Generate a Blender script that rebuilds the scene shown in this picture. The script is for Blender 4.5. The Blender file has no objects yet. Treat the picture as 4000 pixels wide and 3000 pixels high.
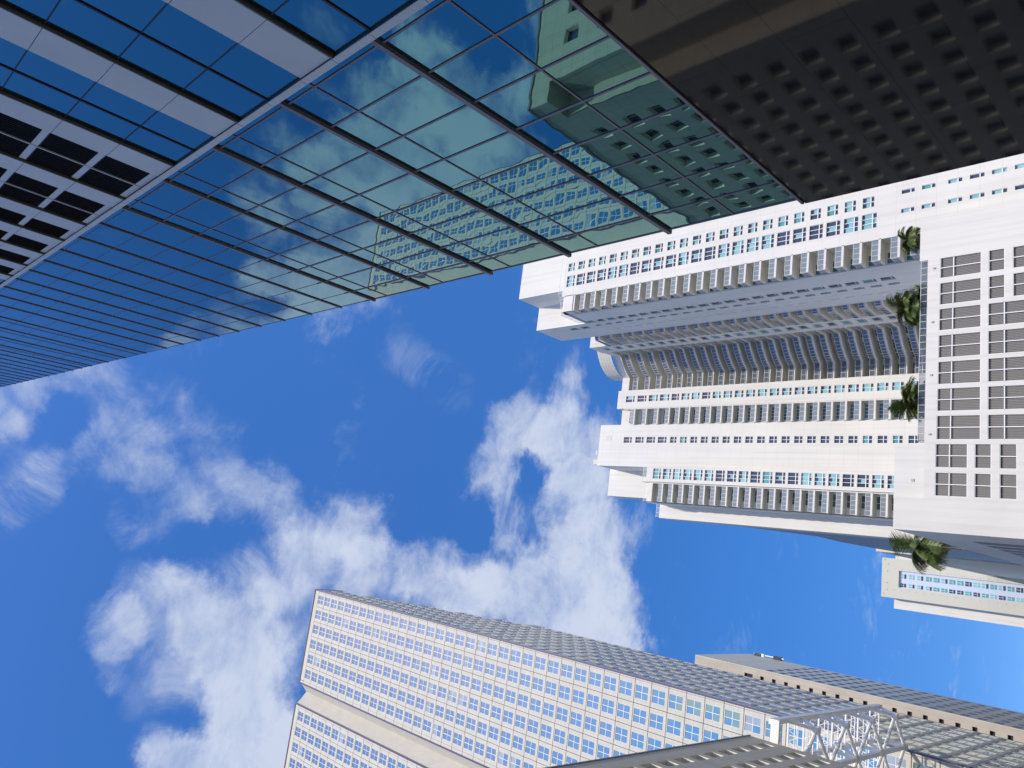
import bpy, bmesh, math, random
from mathutils import Vector, Matrix
from math import radians, sin, cos, pi, sqrt
random.seed(7)
sc = bpy.context.scene

# ------------------------------------------------------------------ camera
# world: x = to the right across the street, y = forward along it, z = up; eye at z = 0, ground at z = GZ
GZ = -1.6
F, CX, CY = 2960.93, 2000.0, 1500.0
def _v(a): return Vector(a)
_z = _v((-2898.636, 224.887, F)).normalized()
_u = _v((3103.575, 1018.505, F)); _u = (_u - _z * _u.dot(_z)).normalized()
_x = _u.cross(_z)
def ray(px, py):
    c = _v((px - CX, py - CY, F)).normalized()
    return _v((_x.dot(c), _u.dot(c), _z.dot(c)))
cam = bpy.data.objects.new('camera', bpy.data.cameras.new('camera'))
sc.collection.objects.link(cam); sc.camera = cam
_r = _v((_x.x, _u.x, _z.x)); _d = _v((_x.y, _u.y, _z.y)); _f = _v((_x.z, _u.z, _z.z))
m = Matrix(((_r.x, -_d.x, -_f.x, 0), (_r.y, -_d.y, -_f.y, 0), (_r.z, -_d.z, -_f.z, 0), (0, 0, 0, 1)))
cam.matrix_world = m
cam.data.sensor_width = 36.0; cam.data.lens = F / 4000 * 36
cam.data.clip_start = 0.1; cam.data.clip_end = 20000

# ------------------------------------------------------------------ sun and sky
SUN_AZ, SUN_EL = 9.5, 47.0           # azimuth measured from straight behind the camera towards the right
sdir = _v((sin(radians(SUN_AZ)) * cos(radians(SUN_EL)), -cos(radians(SUN_AZ)) * cos(radians(SUN_EL)), sin(radians(SUN_EL))))
sun = bpy.data.objects.new('sun', bpy.data.lights.new('sun', 'SUN'))
sc.collection.objects.link(sun)
sun.data.energy = 4.1; sun.data.angle = radians(0.5); sun.data.color = (1.0, 0.90, 0.75)
sun.rotation_mode = 'QUATERNION'; sun.rotation_quaternion = sdir.to_track_quat('Z', 'Y')
sc.view_settings.view_transform = 'Standard'; sc.view_settings.look = 'None'
sc.view_settings.gamma = 1; sc.view_settings.use_curve_mapping = False
sc.view_settings.exposure = 0.0

w = bpy.data.worlds.new("World"); sc.world = w; w.use_nodes = True
nt = w.node_tree; N = nt.nodes; L = nt.links; N.clear()
def nd(t, **k):
    n = N.new(t)
    for a, b in k.items(): setattr(n, a, b)
    return n
def mth(op, a, b=None, c=None):
    n = nd('ShaderNodeMath', operation=op)
    for i, q in enumerate((a, b, c)):
        if q is None: continue
        if isinstance(q, (int, float)): n.inputs[i].default_value = q
        else: L.new(q, n.inputs[i])
    return n.outputs[0]
out = nd('ShaderNodeOutputWorld'); tc = nd('ShaderNodeTexCoord')
sky = nd('ShaderNodeTexSky', sky_type='NISHITA', sun_disc=False)
sky.sun_elevation = radians(SUN_EL); sky.sun_rotation = radians(180 - SUN_AZ)
sky.air_density = 1.0; sky.dust_density = 0.35; sky.ozone_density = 2.2; sky.altitude = 0
hs = nd('ShaderNodeHueSaturation'); hs.inputs['Saturation'].default_value = 1.36; hs.inputs['Hue'].default_value = 0.503; hs.inputs['Value'].default_value = 1.42
L.new(sky.outputs[0], hs.inputs['Color'])
bg1 = nd('ShaderNodeBackground'); bg1.inputs[1].default_value = 0.15
sep = nd('ShaderNodeSeparateXYZ'); L.new(tc.outputs['Generated'], sep.inputs[0])
rmp = nd('ShaderNodeValToRGB'); L.new(sep.outputs[2], rmp.inputs[0]); ce = rmp.color_ramp.elements
ce[0].position = .26; ce[0].color = (.285, .30, .36, 1); ce[1].position = .86; ce[1].color = (.93, .565, .59, 1)
e_ = ce.new(.47); e_.color = (.44, .42, .475, 1)
gm = nd('ShaderNodeMix', data_type='RGBA', blend_type='MULTIPLY'); gm.inputs['Factor'].default_value = 1
L.new(hs.outputs[0], gm.inputs['A']); L.new(rmp.outputs[0], gm.inputs['B'])
g2_ = nd('ShaderNodeVectorMath', operation='SCALE'); L.new(gm.outputs['Result'], g2_.inputs[0]); g2_.inputs['Scale'].default_value = 2.0
L.new(g2_.outputs[0], bg1.inputs[0])
zc = mth('MAXIMUM', sep.outputs[2], 0.04)
cmb = nd('ShaderNodeCombineXYZ')
L.new(mth('DIVIDE', sep.outputs[0], zc), cmb.inputs[0]); L.new(mth('DIVIDE', sep.outputs[1], zc), cmb.inputs[1])
def noise(scale, detail, rough, off=(0, 0, 0), dist=0.0, src=None):
    mp = nd('ShaderNodeMapping'); mp.inputs['Location'].default_value = off
    L.new(src or cmb.outputs[0], mp.inputs[0])
    n = nd('ShaderNodeTexNoise'); n.inputs['Scale'].default_value = scale; n.inputs['Detail'].default_value = detail
    n.inputs['Roughness'].default_value = rough; n.inputs['Distortion'].default_value = dist
    L.new(mp.outputs[0], n.inputs['Vector']); return n
# where the clouds lie: (picture x, picture y, radius, weight) of the 2212 px wide view; 'm' ones are the part of
# the sky behind the camera's left that the glass tower shows
K = 4000 / 2212
spots = [(20, 890, 80, .7), (120, 835, 75, .5), (215, 800, 60, .45), (75, 1075, 70, .5), (130, 1030, 60, .3), (270, 1000, 80, .5), (350, 880, 80, .32), (320, 1040, 60, .4),
         (450, 960, 70, .28), (455, 1065, 70, .42), (285, 1150, 50, .4), (20, 960, 50, .4), (400, 1130, 60, .3), (230, 930, 80, .3),
         (590, 1110, 70, .4), (640, 1130, 50, .3), (540, 1050, 60, .25), (250, 1355, 60, .7), (350, 1320, 90, .85), (480, 1280, 100, .85), (620, 1200, 85, .7), (760, 1130, 75, .75), (520, 1380, 100, .7),
         (420, 1430, 70, .5), (690, 1260, 120, .65), (830, 1240, 80, .6), (950, 1230, 90, .85), (1040, 1290, 90, .85), (920, 1320, 90, .6),
         (1120, 1250, 80, .8), (1210, 1300, 110, 1.0), (1320, 1330, 100, 1.0), (1290, 1200, 90, 1.0), (1240, 1090, 85, 1.0), (1230, 970, 90, 1.0),
         (1130, 925, 70, .95), (1060, 1030, 60, .85), (1090, 1130, 45, .6), (1240, 850, 50, .6), (1350, 1130, 70, .5), (1370, 1400, 60, .6),
         (560, 1460, 90, 1.0), (560, 1580, 110, 1.1), (480, 1640, 90, .7), (640, 1640, 110, 1.0), (370, 1610, 60, .6), (330, 1480, 60, .3),
         (690, 690, 50, .55), (790, 660, 50, .5), (870, 770, 60, .3), (950, 820, 60, .3), (1260, 790, 40, .3), (1890, 1240, 45, .28), (0, 1500, 80, -.4),
         (1140, 1030, 34, -.4), (560, 1180, 50, -.3), (440, 1200, 60, -.45), (150, 950, 50, -.3), (160, 1180, 80, -.4), (1000, 1180, 40, -.35), (860, 1330, 40, -.3), (1080, 1210, 30, -.3), (1000, 1100, 60, -.5), (900, 1050, 120, -.4), (150, 1250, 90, -.3), (620, 920, 120, -.3)]
mir = [(640, 470, 60, .7), (600, 590, 60, .6), (700, 570, 60, .6), (700, 400, 60, .7), (640, 330, 70, .6), (770, 470, 70, .7), (800, 350, 80, .8),
       (860, 560, 90, .8), (900, 430, 90, .9), (780, 600, 60, .6), (870, 230, 80, .8), (950, 320, 80, .85), (1000, 430, 80, .9), (950, 120, 75, .8), (930, 40, 60, .7),
       (1040, 250, 80, .85), (1090, 380, 80, .85), (1120, 180, 60, .7), (760, 50, 55, .35), (730, 180, 50, .35), (550, 390, 60, .6), (580, 480, 50, .5), (400, 720, 40, .55), (1180, 60, 60, .6)]
acc = None
dv = nd('ShaderNodeVectorMath', operation='NORMALIZE'); L.new(tc.outputs['Generated'], dv.inputs[0])
wob = noise(3.4, 7, .65, (3, 1, 0))
wsub = nd('ShaderNodeVectorMath', operation='SUBTRACT'); L.new(wob.outputs['Color'], wsub.inputs[0]); wsub.inputs[1].default_value = (.5, .5, .5)
wsc = nd('ShaderNodeVectorMath', operation='SCALE'); L.new(wsub.outputs[0], wsc.inputs[0]); wsc.inputs['Scale'].default_value = .15
wad = nd('ShaderNodeVectorMath', operation='ADD'); L.new(dv.outputs[0], wad.inputs[0]); L.new(wsc.outputs[0], wad.inputs[1])
wn = nd('ShaderNodeVectorMath', operation='NORMALIZE'); L.new(wad.outputs[0], wn.inputs[0])
back = [(1480, 1500, 55, .8), (1560, 1535, 65, 1.0), (1640, 1560, 55, 1.0), (690, 1400, 50, .4), (760, 1440, 45, .4), (660, 1300, 40, .3)]   # behind the camera
for lst, sx, sy in ((spots, 1, 1), (mir, -1, 1), (back, 1, -1)):
    for (px, py, r, wt) in lst:
        d = ray(px * K, py * K); e = ray((px + r) * K, py * K); e2 = ray(px * K, (py + r) * K)
        ang = (d.angle(e) + d.angle(e2)) / 2 * 1.42
        d.x *= sx; d.y *= sy
        dt = nd('ShaderNodeVectorMath', operation='DOT_PRODUCT'); L.new(wn.outputs[0], dt.inputs[0]); dt.inputs[1].default_value = d
        mr = nd('ShaderNodeMapRange', interpolation_type='SMOOTHSTEP'); L.new(dt.outputs['Value'], mr.inputs[0])
        mr.inputs[1].default_value = cos(ang); mr.inputs[2].default_value = cos(ang * .12); mr.inputs[3].default_value = 0; mr.inputs[4].default_value = wt
        acc = mr.outputs[0] if acc is None else mth('ADD', acc, mr.outputs[0])
acc = mth('MINIMUM', acc, 1.25)
n1 = noise(4.2, 10, .64, (0.3, 0.1, 0), .5); n2 = noise(15, 9, .68, (2, 5, 0), .8)
mx = mth('ADD', mth('MULTIPLY', n1.outputs[0], .73), mth('MULTIPLY', n2.outputs[0], .27))
dens = mth('ADD', mth('SUBTRACT', mth('MULTIPLY', acc, .60), .10), mth('MULTIPLY', mth('SUBTRACT', mx, .5), 2.15))
cov = nd('ShaderNodeMapRange', interpolation_type='SMOOTHSTEP'); L.new(dens, cov.inputs[0])
cov.inputs[1].default_value = -.02; cov.inputs[2].default_value = .84; cov.inputs[3].default_value = 0; cov.inputs[4].default_value = .93
fade = nd('ShaderNodeMapRange'); L.new(sep.outputs[2], fade.inputs[0]); fade.inputs[1].default_value = .05; fade.inputs[2].default_value = .25
vl = nd('ShaderNodeMapRange', interpolation_type='SMOOTHSTEP'); L.new(acc, vl.inputs[0]); vl.inputs[1].default_value = .0; vl.inputs[2].default_value = .75
vn = nd('ShaderNodeMapRange', interpolation_type='SMOOTHSTEP'); L.new(noise(4.5, 9, .68, (7, 2, 0), .9).outputs[0], vn.inputs[0]); vn.inputs[1].default_value = .44; vn.inputs[2].default_value = .66
veil = mth('MULTIPLY', mth('MULTIPLY', vl.outputs[0], vn.outputs[0]), .5)
cf = mth('MULTIPLY', mth('MAXIMUM', mth('MULTIPLY', cov.outputs[0], 1.0), veil), fade.outputs[0])
cf = mth('MINIMUM', mth('ADD', cf, mth('MULTIPLY', veil, .25)), .95)
cr = nd('ShaderNodeMix', data_type='RGBA'); L.new(n1.outputs[0], cr.inputs['Factor'])
cr.inputs['A'].default_value = (.44, .52, .70, 1); cr.inputs['B'].default_value = (.66, .71, .82, 1)
bg2 = nd('ShaderNodeBackground'); bg2.inputs[1].default_value = 1.12; L.new(cr.outputs['Result'], bg2.inputs[0])
ms = nd('ShaderNodeMixShader'); L.new(cf, ms.inputs[0]); L.new(bg1.outputs[0], ms.inputs[1]); L.new(bg2.outputs[0], ms.inputs[2])
L.new(ms.outputs[0], out.inputs[0])
w.name = 'sky'

# ------------------------------------------------------------------ materials
def mat(name, col, rough=.6, metal=0.0, spec=.5, var=0.0, vscale=1.0, grid=None, gridcol=None, bump=0.0, bscale=1.0, streak=0.0, coat=0.0):
    mt = bpy.data.materials.new(name); mt.use_nodes = True
    t = mt.node_tree; p = t.nodes['Principled BSDF']; lk = t.links
    p.inputs['Base Color'].default_value = (*col, 1); p.inputs['Roughness'].default_value = rough
    p.inputs['Metallic'].default_value = metal; p.inputs['Specular IOR Level'].default_value = spec
    p.inputs['Coat Weight'].default_value = coat; p.inputs['Coat Roughness'].default_value = 0.02
    geo = t.nodes.new('ShaderNodeNewGeometry'); cur = None
    def mixc(fac, a, b, mode='MIX'):
        n = t.nodes.new('ShaderNodeMix'); n.data_type = 'RGBA'; n.blend_type = mode
        if isinstance(fac, float): n.inputs['Factor'].default_value = fac
        else: lk.new(fac, n.inputs['Factor'])
        for key, q in (('A', a), ('B', b)):
            if isinstance(q, tuple): n.inputs[key].default_value = (*q, 1)
            else: lk.new(q, n.inputs[key])
        return n.outputs['Result']
    def ns(scale, vec=(1, 1, 1), detail=5):
        mp = t.nodes.new('ShaderNodeMapping'); mp.inputs['Scale'].default_value = vec; lk.new(geo.outputs['Position'], mp.inputs[0])
        n = t.nodes.new('ShaderNodeTexNoise'); n.inputs['Scale'].default_value = scale; n.inputs['Detail'].default_value = detail
        lk.new(mp.outputs[0], n.inputs['Vector']); return n.outputs[0]
    if var:
        r = t.nodes.new('ShaderNodeMapRange'); lk.new(ns(vscale), r.inputs[0]); r.inputs[1].default_value = .3; r.inputs[2].default_value = .7
        cur = mixc(r.outputs[0], tuple(c * (1 - var) for c in col), tuple(min(1, c * (1 + var)) for c in col))
    if streak:
        r = t.nodes.new('ShaderNodeMapRange'); lk.new(ns(1.0, (1.3, 1.3, .03), 4), r.inputs[0]); r.inputs[1].default_value = .45; r.inputs[2].default_value = .75
        mfac = t.nodes.new('ShaderNodeMath'); mfac.operation = 'MULTIPLY'; lk.new(r.outputs[0], mfac.inputs[0]); mfac.inputs[1].default_value = streak
        cur = mixc(mfac.outputs[0], cur if cur else col, tuple(c * .55 for c in col))
    if grid:
        (gx, gz, wd, ox, oz) = grid
        sp = t.nodes.new('ShaderNodeSeparateXYZ'); lk.new(geo.outputs['Position'], sp.inputs[0])
        ad = t.nodes.new('ShaderNodeMath'); ad.operation = 'ADD'; lk.new(sp.outputs[0], ad.inputs[0]); lk.new(sp.outputs[1], ad.inputs[1])
        fs = []
        for src, per, o in ((ad.outputs[0], gx, ox), (sp.outputs[2], gz, oz)):
            a = t.nodes.new('ShaderNodeMath'); a.operation = 'SUBTRACT'; lk.new(src, a.inputs[0]); a.inputs[1].default_value = o
            b = t.nodes.new('ShaderNodeMath'); b.operation = 'PINGPONG'; lk.new(a.outputs[0], b.inputs[0]); b.inputs[1].default_value = per / 2
            c = t.nodes.new('ShaderNodeMath'); c.operation = 'LESS_THAN'; lk.new(b.outputs[0], c.inputs[0]); c.inputs[1].default_value = wd / 2
            fs.append(c.outputs[0])
        mxn = t.nodes.new('ShaderNodeMath'); mxn.operation = 'MAXIMUM'; lk.new(fs[0], mxn.inputs[0]); lk.new(fs[1], mxn.inputs[1])
        cur = mixc(mxn.outputs[0], cur if cur else col, gridcol)
    if cur: lk.new(cur, p.inputs['Base Color'])
    if bump:
        b = t.nodes.new('ShaderNodeBump'); b.inputs['Strength'].default_value = 1.0; b.inputs['Distance'].default_value = bump
        lk.new(ns(bscale, (1, 1, 1), 2), b.inputs['Height']); lk.new(b.outputs[0], p.inputs['Normal'])
    return mt

def mirror_glass(name, col, tilt, wave, wscale, rough=0.0, gx=0.35):
    """coated curtain-wall glass: every pane (mesh island) leans a little and is faintly wavy"""
    mt = mat(name, col, rough, 1.0)
    t = mt.node_tree; lk = t.links; p = t.nodes['Principled BSDF']
    geo = t.nodes.new('ShaderNodeNewGeometry')
    wn_ = t.nodes.new('ShaderNodeTexWhiteNoise'); wn_.noise_dimensions = '1D'; lk.new(geo.outputs['Random Per Island'], wn_.inputs['W'])
    s = t.nodes.new('ShaderNodeVectorMath'); s.operation = 'SUBTRACT'; lk.new(wn_.outputs['Color'], s.inputs[0]); s.inputs[1].default_value = (.5, .5, .5)
    s2 = t.nodes.new('ShaderNodeVectorMath'); s2.operation = 'SCALE'; lk.new(s.outputs[0], s2.inputs[0]); s2.inputs['Scale'].default_value = tilt
    mp = t.nodes.new('ShaderNodeVectorMath'); mp.operation = 'ADD'; lk.new(geo.outputs['Position'], mp.inputs[0])
    s3 = t.nodes.new('ShaderNodeVectorMath'); s3.operation = 'SCALE'; lk.new(wn_.outputs['Color'], s3.inputs[0]); s3.inputs['Scale'].default_value = 40
    lk.new(s3.outputs[0], mp.inputs[1])
    nz = t.nodes.new('ShaderNodeTexNoise'); nz.inputs['Scale'].default_value = wscale; nz.inputs['Detail'].default_value = 1.5
    lk.new(mp.outputs[0], nz.inputs['Vector'])
    s4 = t.nodes.new('ShaderNodeVectorMath'); s4.operation = 'SUBTRACT'; lk.new(nz.outputs['Color'], s4.inputs[0]); s4.inputs[1].default_value = (.5, .5, .5)
    s5 = t.nodes.new('ShaderNodeVectorMath'); s5.operation = 'SCALE'; lk.new(s4.outputs[0], s5.inputs[0]); s5.inputs['Scale'].default_value = wave
    a = t.nodes.new('ShaderNodeVectorMath'); a.operation = 'ADD'; lk.new(s2.outputs[0], a.inputs[0]); lk.new(s5.outputs[0], a.inputs[1])
    b = t.nodes.new('ShaderNodeVectorMath'); b.operation = 'ADD'; lk.new(a.outputs[0], b.inputs[0]); lk.new(geo.outputs['Normal'], b.inputs[1])
    c = t.nodes.new('ShaderNodeVectorMath'); c.operation = 'NORMALIZE'; lk.new(b.outputs[0], c.inputs[0]); lk.new(c.outputs[0], p.inputs['Normal'])
    return mt

M = {}
M['blue_glass'] = mirror_glass('blue_glass', (.135, .31, .325), .005, .0085, 1.3)
M['metal_dark'] = mat('dark_bronze_metal', (.17, .15, .16), .45, .3, var=.1, vscale=2)
M['metal_olive'] = mat('olive_metal', (.10, .09, .07), .5, .2)
M['metal_black'] = mat('black_gasket', (.012, .012, .014), .5)
M['panel_grey'] = mat('pale_grey_panel', (.45, .455, .435), .5, var=.05, vscale=.6)
M['louvre_black'] = mat('black_louvre', (.018, .018, .02), .6)
M['granite'] = mat('dark_polished_granite', (.012, .0105, .009), .035, spec=.5, var=.3, vscale=30)
M['white'] = mat('white_stucco', (.69, .685, .645), .85, var=.04, vscale=.12, grid=(6.1, 3.05, .06, .4, .9), gridcol=(.58, .57, .52), streak=.24)
M['white_plain'] = mat('white_plaster', (.69, .685, .645), .85, var=.04, vscale=.12, streak=.24)
M['white_cream'] = mat('cream_plaster', (.68, .665, .59), .85, var=.05, vscale=.3)
M['white_frame'] = mat('white_window_frame', (.82, .83, .84), .5)
M['grey_frame'] = mat('grey_frame', (.42, .42, .42), .5)
M['soffit'] = mat('cream_soffit', (.70, .695, .64), .85, var=.08, vscale=.3)
M['rail_metal'] = mat('pale_rail_metal', (.66, .66, .62), .5)
M['rail_glass'] = mat('frosted_rail_glass', (.20, .235, .26), .15, spec=.7)
M['rail_clear'] = mat('smoky_rail_glass', (.10, .12, .15), .08, spec=.8)
def clear(name, col, alpha):
    mt = mat(name, col, .1, spec=.6); mt.node_tree.nodes['Principled BSDF'].inputs['Alpha'].default_value = alpha; return mt
M['rail_thin'] = clear('thin_clear_glass', (.70, .74, .78), .22)
M['rail_deck'] = clear('smoked_clear_glass', (.10, .12, .15), .55)
M['cyan'] = mat('turquoise_tinted_glass', (.25, .48, .50), .12, spec=.8, var=.12, vscale=.5)
M['teal'] = mat('teal_tinted_glass', (.11, .33, .33), .12, spec=.8, var=.15, vscale=.5)
M['dark'] = mat('dark_tinted_glass', (.05, .055, .08), .06, spec=.9, var=.2, vscale=.5)
M['balcony_glass'] = mat('balcony_door_glass', (.05, .11, .12), .06, spec=.9, var=.25, vscale=.4)
M['louvre_grey'] = mat('grey_louvre', (.20, .195, .185), .6)
M['beige'] = mat('beige_granite', (.575, .56, .495), .8, var=.05, vscale=.35, grid=(1.185, 1.055, .035, -24.95 + 141.9 - 1.09, .38), gridcol=(.44, .40, .33))
M['beige_tile'] = mat('beige_tile', (.54, .52, .455), .8, var=.05, vscale=.35, grid=(1.4, .95, .04, 0, 0), gridcol=(.46, .43, .37))
M['joint'] = mat('dark_panel_joint', (.10, .085, .085), .7)
M['purple_strip'] = mat('dark_glazed_strip', (.10, .09, .14), .25, spec=.6)
M['side_glass'] = mirror_glass('grey_window_glass', (.50, .55, .50), .012, .004, .5, .02)
M['beige_glass'] = mirror_glass('blue_window_glass', (.50, .66, .56), .03, .006, .5, .02)
M['concrete'] = mat('tan_concrete', (.53, .49, .42), .9, var=.08, vscale=.2, streak=.35)
M['concrete_side'] = mat('lightened_concrete', (.66, .62, .51), .9, var=.05, vscale=.2)  # colour raised to stand in for sunlight grazing the tower's side
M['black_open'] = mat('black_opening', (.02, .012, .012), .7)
M['slate_glass'] = mat('slate_blue_glass', (.085, .09, .16), .35, spec=.3, var=.2, vscale=.2)
M['stone'] = mat('grey_stone', (.47, .435, .35), .85, var=.06, vscale=.4, grid=(1.6, 1.525, .03, .1, .3), gridcol=(.24, .225, .2), streak=.15)
M['stone_sunlit'] = mat('sunlit_stone_reveal', (.78, .74, .60), .8)  # sunlight on the window reveals, put into a paler, yellower stone colour
M['truss'] = mat('white_painted_steel', (.86, .855, .81), .35, .0, var=.06, vscale=1)
M['far_white'] = mat('far_off_white', (.55, .545, .47), .85, var=.02, vscale=.1)
M['far_blue'] = mat('pale_blue_spandrel', (.50, .58, .70), .5)
M['far_side'] = mat('blue_grey_slab', (.16, .19, .22), .5, var=.35, vscale=.5, grid=(2.4, 3.05, .9, 0, 0), gridcol=(.30, .32, .34))
M['leaf'] = mat('palm_leaf', (.085, .13, .03), .5, var=.5, vscale=1.5)
M['leaf2'] = mat('palm_leaf_pale', (.13, .16, .045), .5, var=.4, vscale=1.5)
M['hedge'] = mat('hedge_leaf', (.07, .15, .02), .6, var=.5, vscale=2)
M['bark'] = mat('palm_trunk', (.24, .19, .13), .9, var=.3, vscale=3)
M['asphalt'] = mat('asphalt', (.05, .05, .05), .9, var=.2, vscale=2)
M['paving'] = mat('pale_paving', (.34, .33, .30), .9, var=.1, vscale=1, grid=(1.2, 1.2, .02, 0, 0), gridcol=(.2, .2, .2))
M['roof'] = mat('roof_gravel', (.30, .30, .29), .9, var=.1, vscale=1)

# ------------------------------------------------------------------ mesh helpers
class MB:
    def __init__(s): s.v = []; s.f = []; s.m = []
    def poly(s, pts, m=0):
        i = len(s.v); s.v += [tuple(p) for p in pts]; s.f.append(tuple(range(i, i + len(pts)))); s.m.append(m)
    def box(s, x0, x1, y0, y1, z0, z1, m=0):
        if x0 > x1: x0, x1 = x1, x0
        if y0 > y1: y0, y1 = y1, y0
        if z0 > z1: z0, z1 = z1, z0
        i = len(s.v)
        s.v += [(x0, y0, z0), (x1, y0, z0), (x1, y1, z0), (x0, y1, z0), (x0, y0, z1), (x1, y0, z1), (x1, y1, z1), (x0, y1, z1)]
        for q in ((0, 3, 2, 1), (4, 5, 6, 7), (0, 1, 5, 4), (1, 2, 6, 5), (2, 3, 7, 6), (3, 0, 4, 7)):
            s.f.append(tuple(i + a for a in q)); s.m.append(m)
    def bar(s, p, q, w, h=None, m=0, up=(0, 0, 1), n=4):
        h = h or w; p = Vector(p); q = Vector(q); d = (q - p).normalized(); up = Vector(up)
        if abs(d.dot(up)) > .99: up = Vector((1, 0, 0))
        a = d.cross(up).normalized(); b = a.cross(d)
        i = len(s.v)
        if n == 4: ring = [(-.5, -.5), (.5, -.5), (.5, .5), (-.5, .5)]
        else: ring = [(.5 * cos(2 * pi * k / n), .5 * sin(2 * pi * k / n)) for k in range(n)]
        for c in (p, q):
            for (e, g) in ring: s.v.append(tuple(c + a * e * w + b * g * h))
        for k in range(n):
            k2 = (k + 1) % n; s.f.append((i + k, i + k2, i + n + k2, i + n + k)); s.m.append(m)
        s.f.append(tuple(i + k for k in reversed(range(n)))); s.m.append(m)
        s.f.append(tuple(i + n + k for k in range(n))); s.m.append(m)
    def prism(s, pts, z0, z1, m=0, mtop=None):
        n = len(pts); i = len(s.v)
        s.v += [(x, y, z0) for x, y in pts] + [(x, y, z1) for x, y in pts]
        area = sum(pts[k][0] * pts[(k + 1) % n][1] - pts[(k + 1) % n][0] * pts[k][1] for k in range(n))
        o = 1 if area > 0 else -1
        for k in range(n):
            k2 = (k + 1) % n; q = (i + k, i + k2, i + n + k2, i + n + k)
            s.f.append(q if o > 0 else q[::-1]); s.m.append(m)
        t = tuple(i + n + k for k in range(n)); b = tuple(i + k for k in reversed(range(n)))
        s.f.append(t if o > 0 else t[::-1]); s.m.append(m if mtop is None else mtop)
        s.f.append(b if o > 0 else b[::-1]); s.m.append(m)
    def add(s, o, off=(0, 0, 0)):
        i = len(s.v); s.v += [(a + off[0], b + off[1], c + off[2]) for a, b, c in o.v]
        s.f += [tuple(k + i for k in f) for f in o.f]; s.m += o.m
    def mesh(s, name, mats, org=(0, 0, 0)):
        me = bpy.data.meshes.new(name)
        me.from_pydata([(a - org[0], b - org[1], c - org[2]) for a, b, c in s.v], [], s.f)
        for k in mats: me.materials.append(M[k])
        me.polygons.foreach_set('material_index', s.m); me.update(); return me
    def build(s, name, mats, parent=None, org=None, label=None, kind=None):
        if org is None: org = wloc(parent) if parent else (0, 0, 0)
        o = bpy.data.objects.new(name, s.mesh(name, mats, org)); sc.collection.objects.link(o)
        if parent: o.parent = parent
        else: o.location = org
        if label: o['label'] = label
        if kind: o['kind'] = kind
        return o
def wloc(o):
    v = Vector((0, 0, 0))
    while o: v += o.location; o = o.parent
    return tuple(v)
def thing(name, label, cat, loc, group=None):
    o = bpy.data.objects.new(name, None); sc.collection.objects.link(o); o.location = loc
    o['label'] = label; o['category'] = cat
    if group: o['group'] = group
    return o
def tag(o, label, cat, group=None):
    o['label'] = label; o['category'] = cat
    if group: o['group'] = group
    return o
def inst(name, me, parent, p):
    """a part that shares its mesh: p is a world position"""
    o = bpy.data.objects.new(name, me); sc.collection.objects.link(o); o.parent = parent
    b = wloc(parent); o.location = (p[0] - b[0], p[1] - b[1], p[2] - b[2]); return o
def proj_size(p, sx=1.0, sz=1.0):
    v = Vector(p); c = _v((v.x * _r.x + v.y * _r.y + v.z * _r.z, v.x * _d.x + v.y * _d.y + v.z * _d.z, v.x * _f.x + v.y * _f.y + v.z * _f.z))
    if c.z <= 0: return -1
    X = CX + F * c.x / c.z; Y = CY + F * c.y / c.z
    inside = -60 < X < 4060 and -60 < Y < 3060
    return (1 if inside else -1) / v.length

# many equal parts: the 100 that show largest become parts (with a sub-part each), the rest one 'stuff' part
def many(items, parent, name, mats, sub=None, submats=None, limit=100):
    """items: list of (position, key); protos: dict key -> (MB part, MB sub-part or None)"""
    protos, lst = items
    lst = sorted(lst, key=lambda it: -proj_size(it[0]))
    meshes = {}
    for k, (a, b) in protos.items(): meshes[k] = (a.mesh(name, mats), b.mesh(sub, submats) if b else None)
    for pos, key in lst[:limit]:
        o = inst(name, meshes[key][0], parent, pos)
        if meshes[key][1]: inst(sub, meshes[key][1], o, pos)
    rest = lst[limit:]
    if rest:
        A = MB(); allm = list(mats) + [q for q in (submats or [])]
        for pos, key in rest:
            a, b = protos[key]; A.add(a, pos)
            if b:
                c = MB(); c.v = b.v; c.f = b.f; c.m = [q + len(mats) for q in b.m]; A.add(c, pos)
        A.build(name, allm, parent, kind='stuff')

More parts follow.
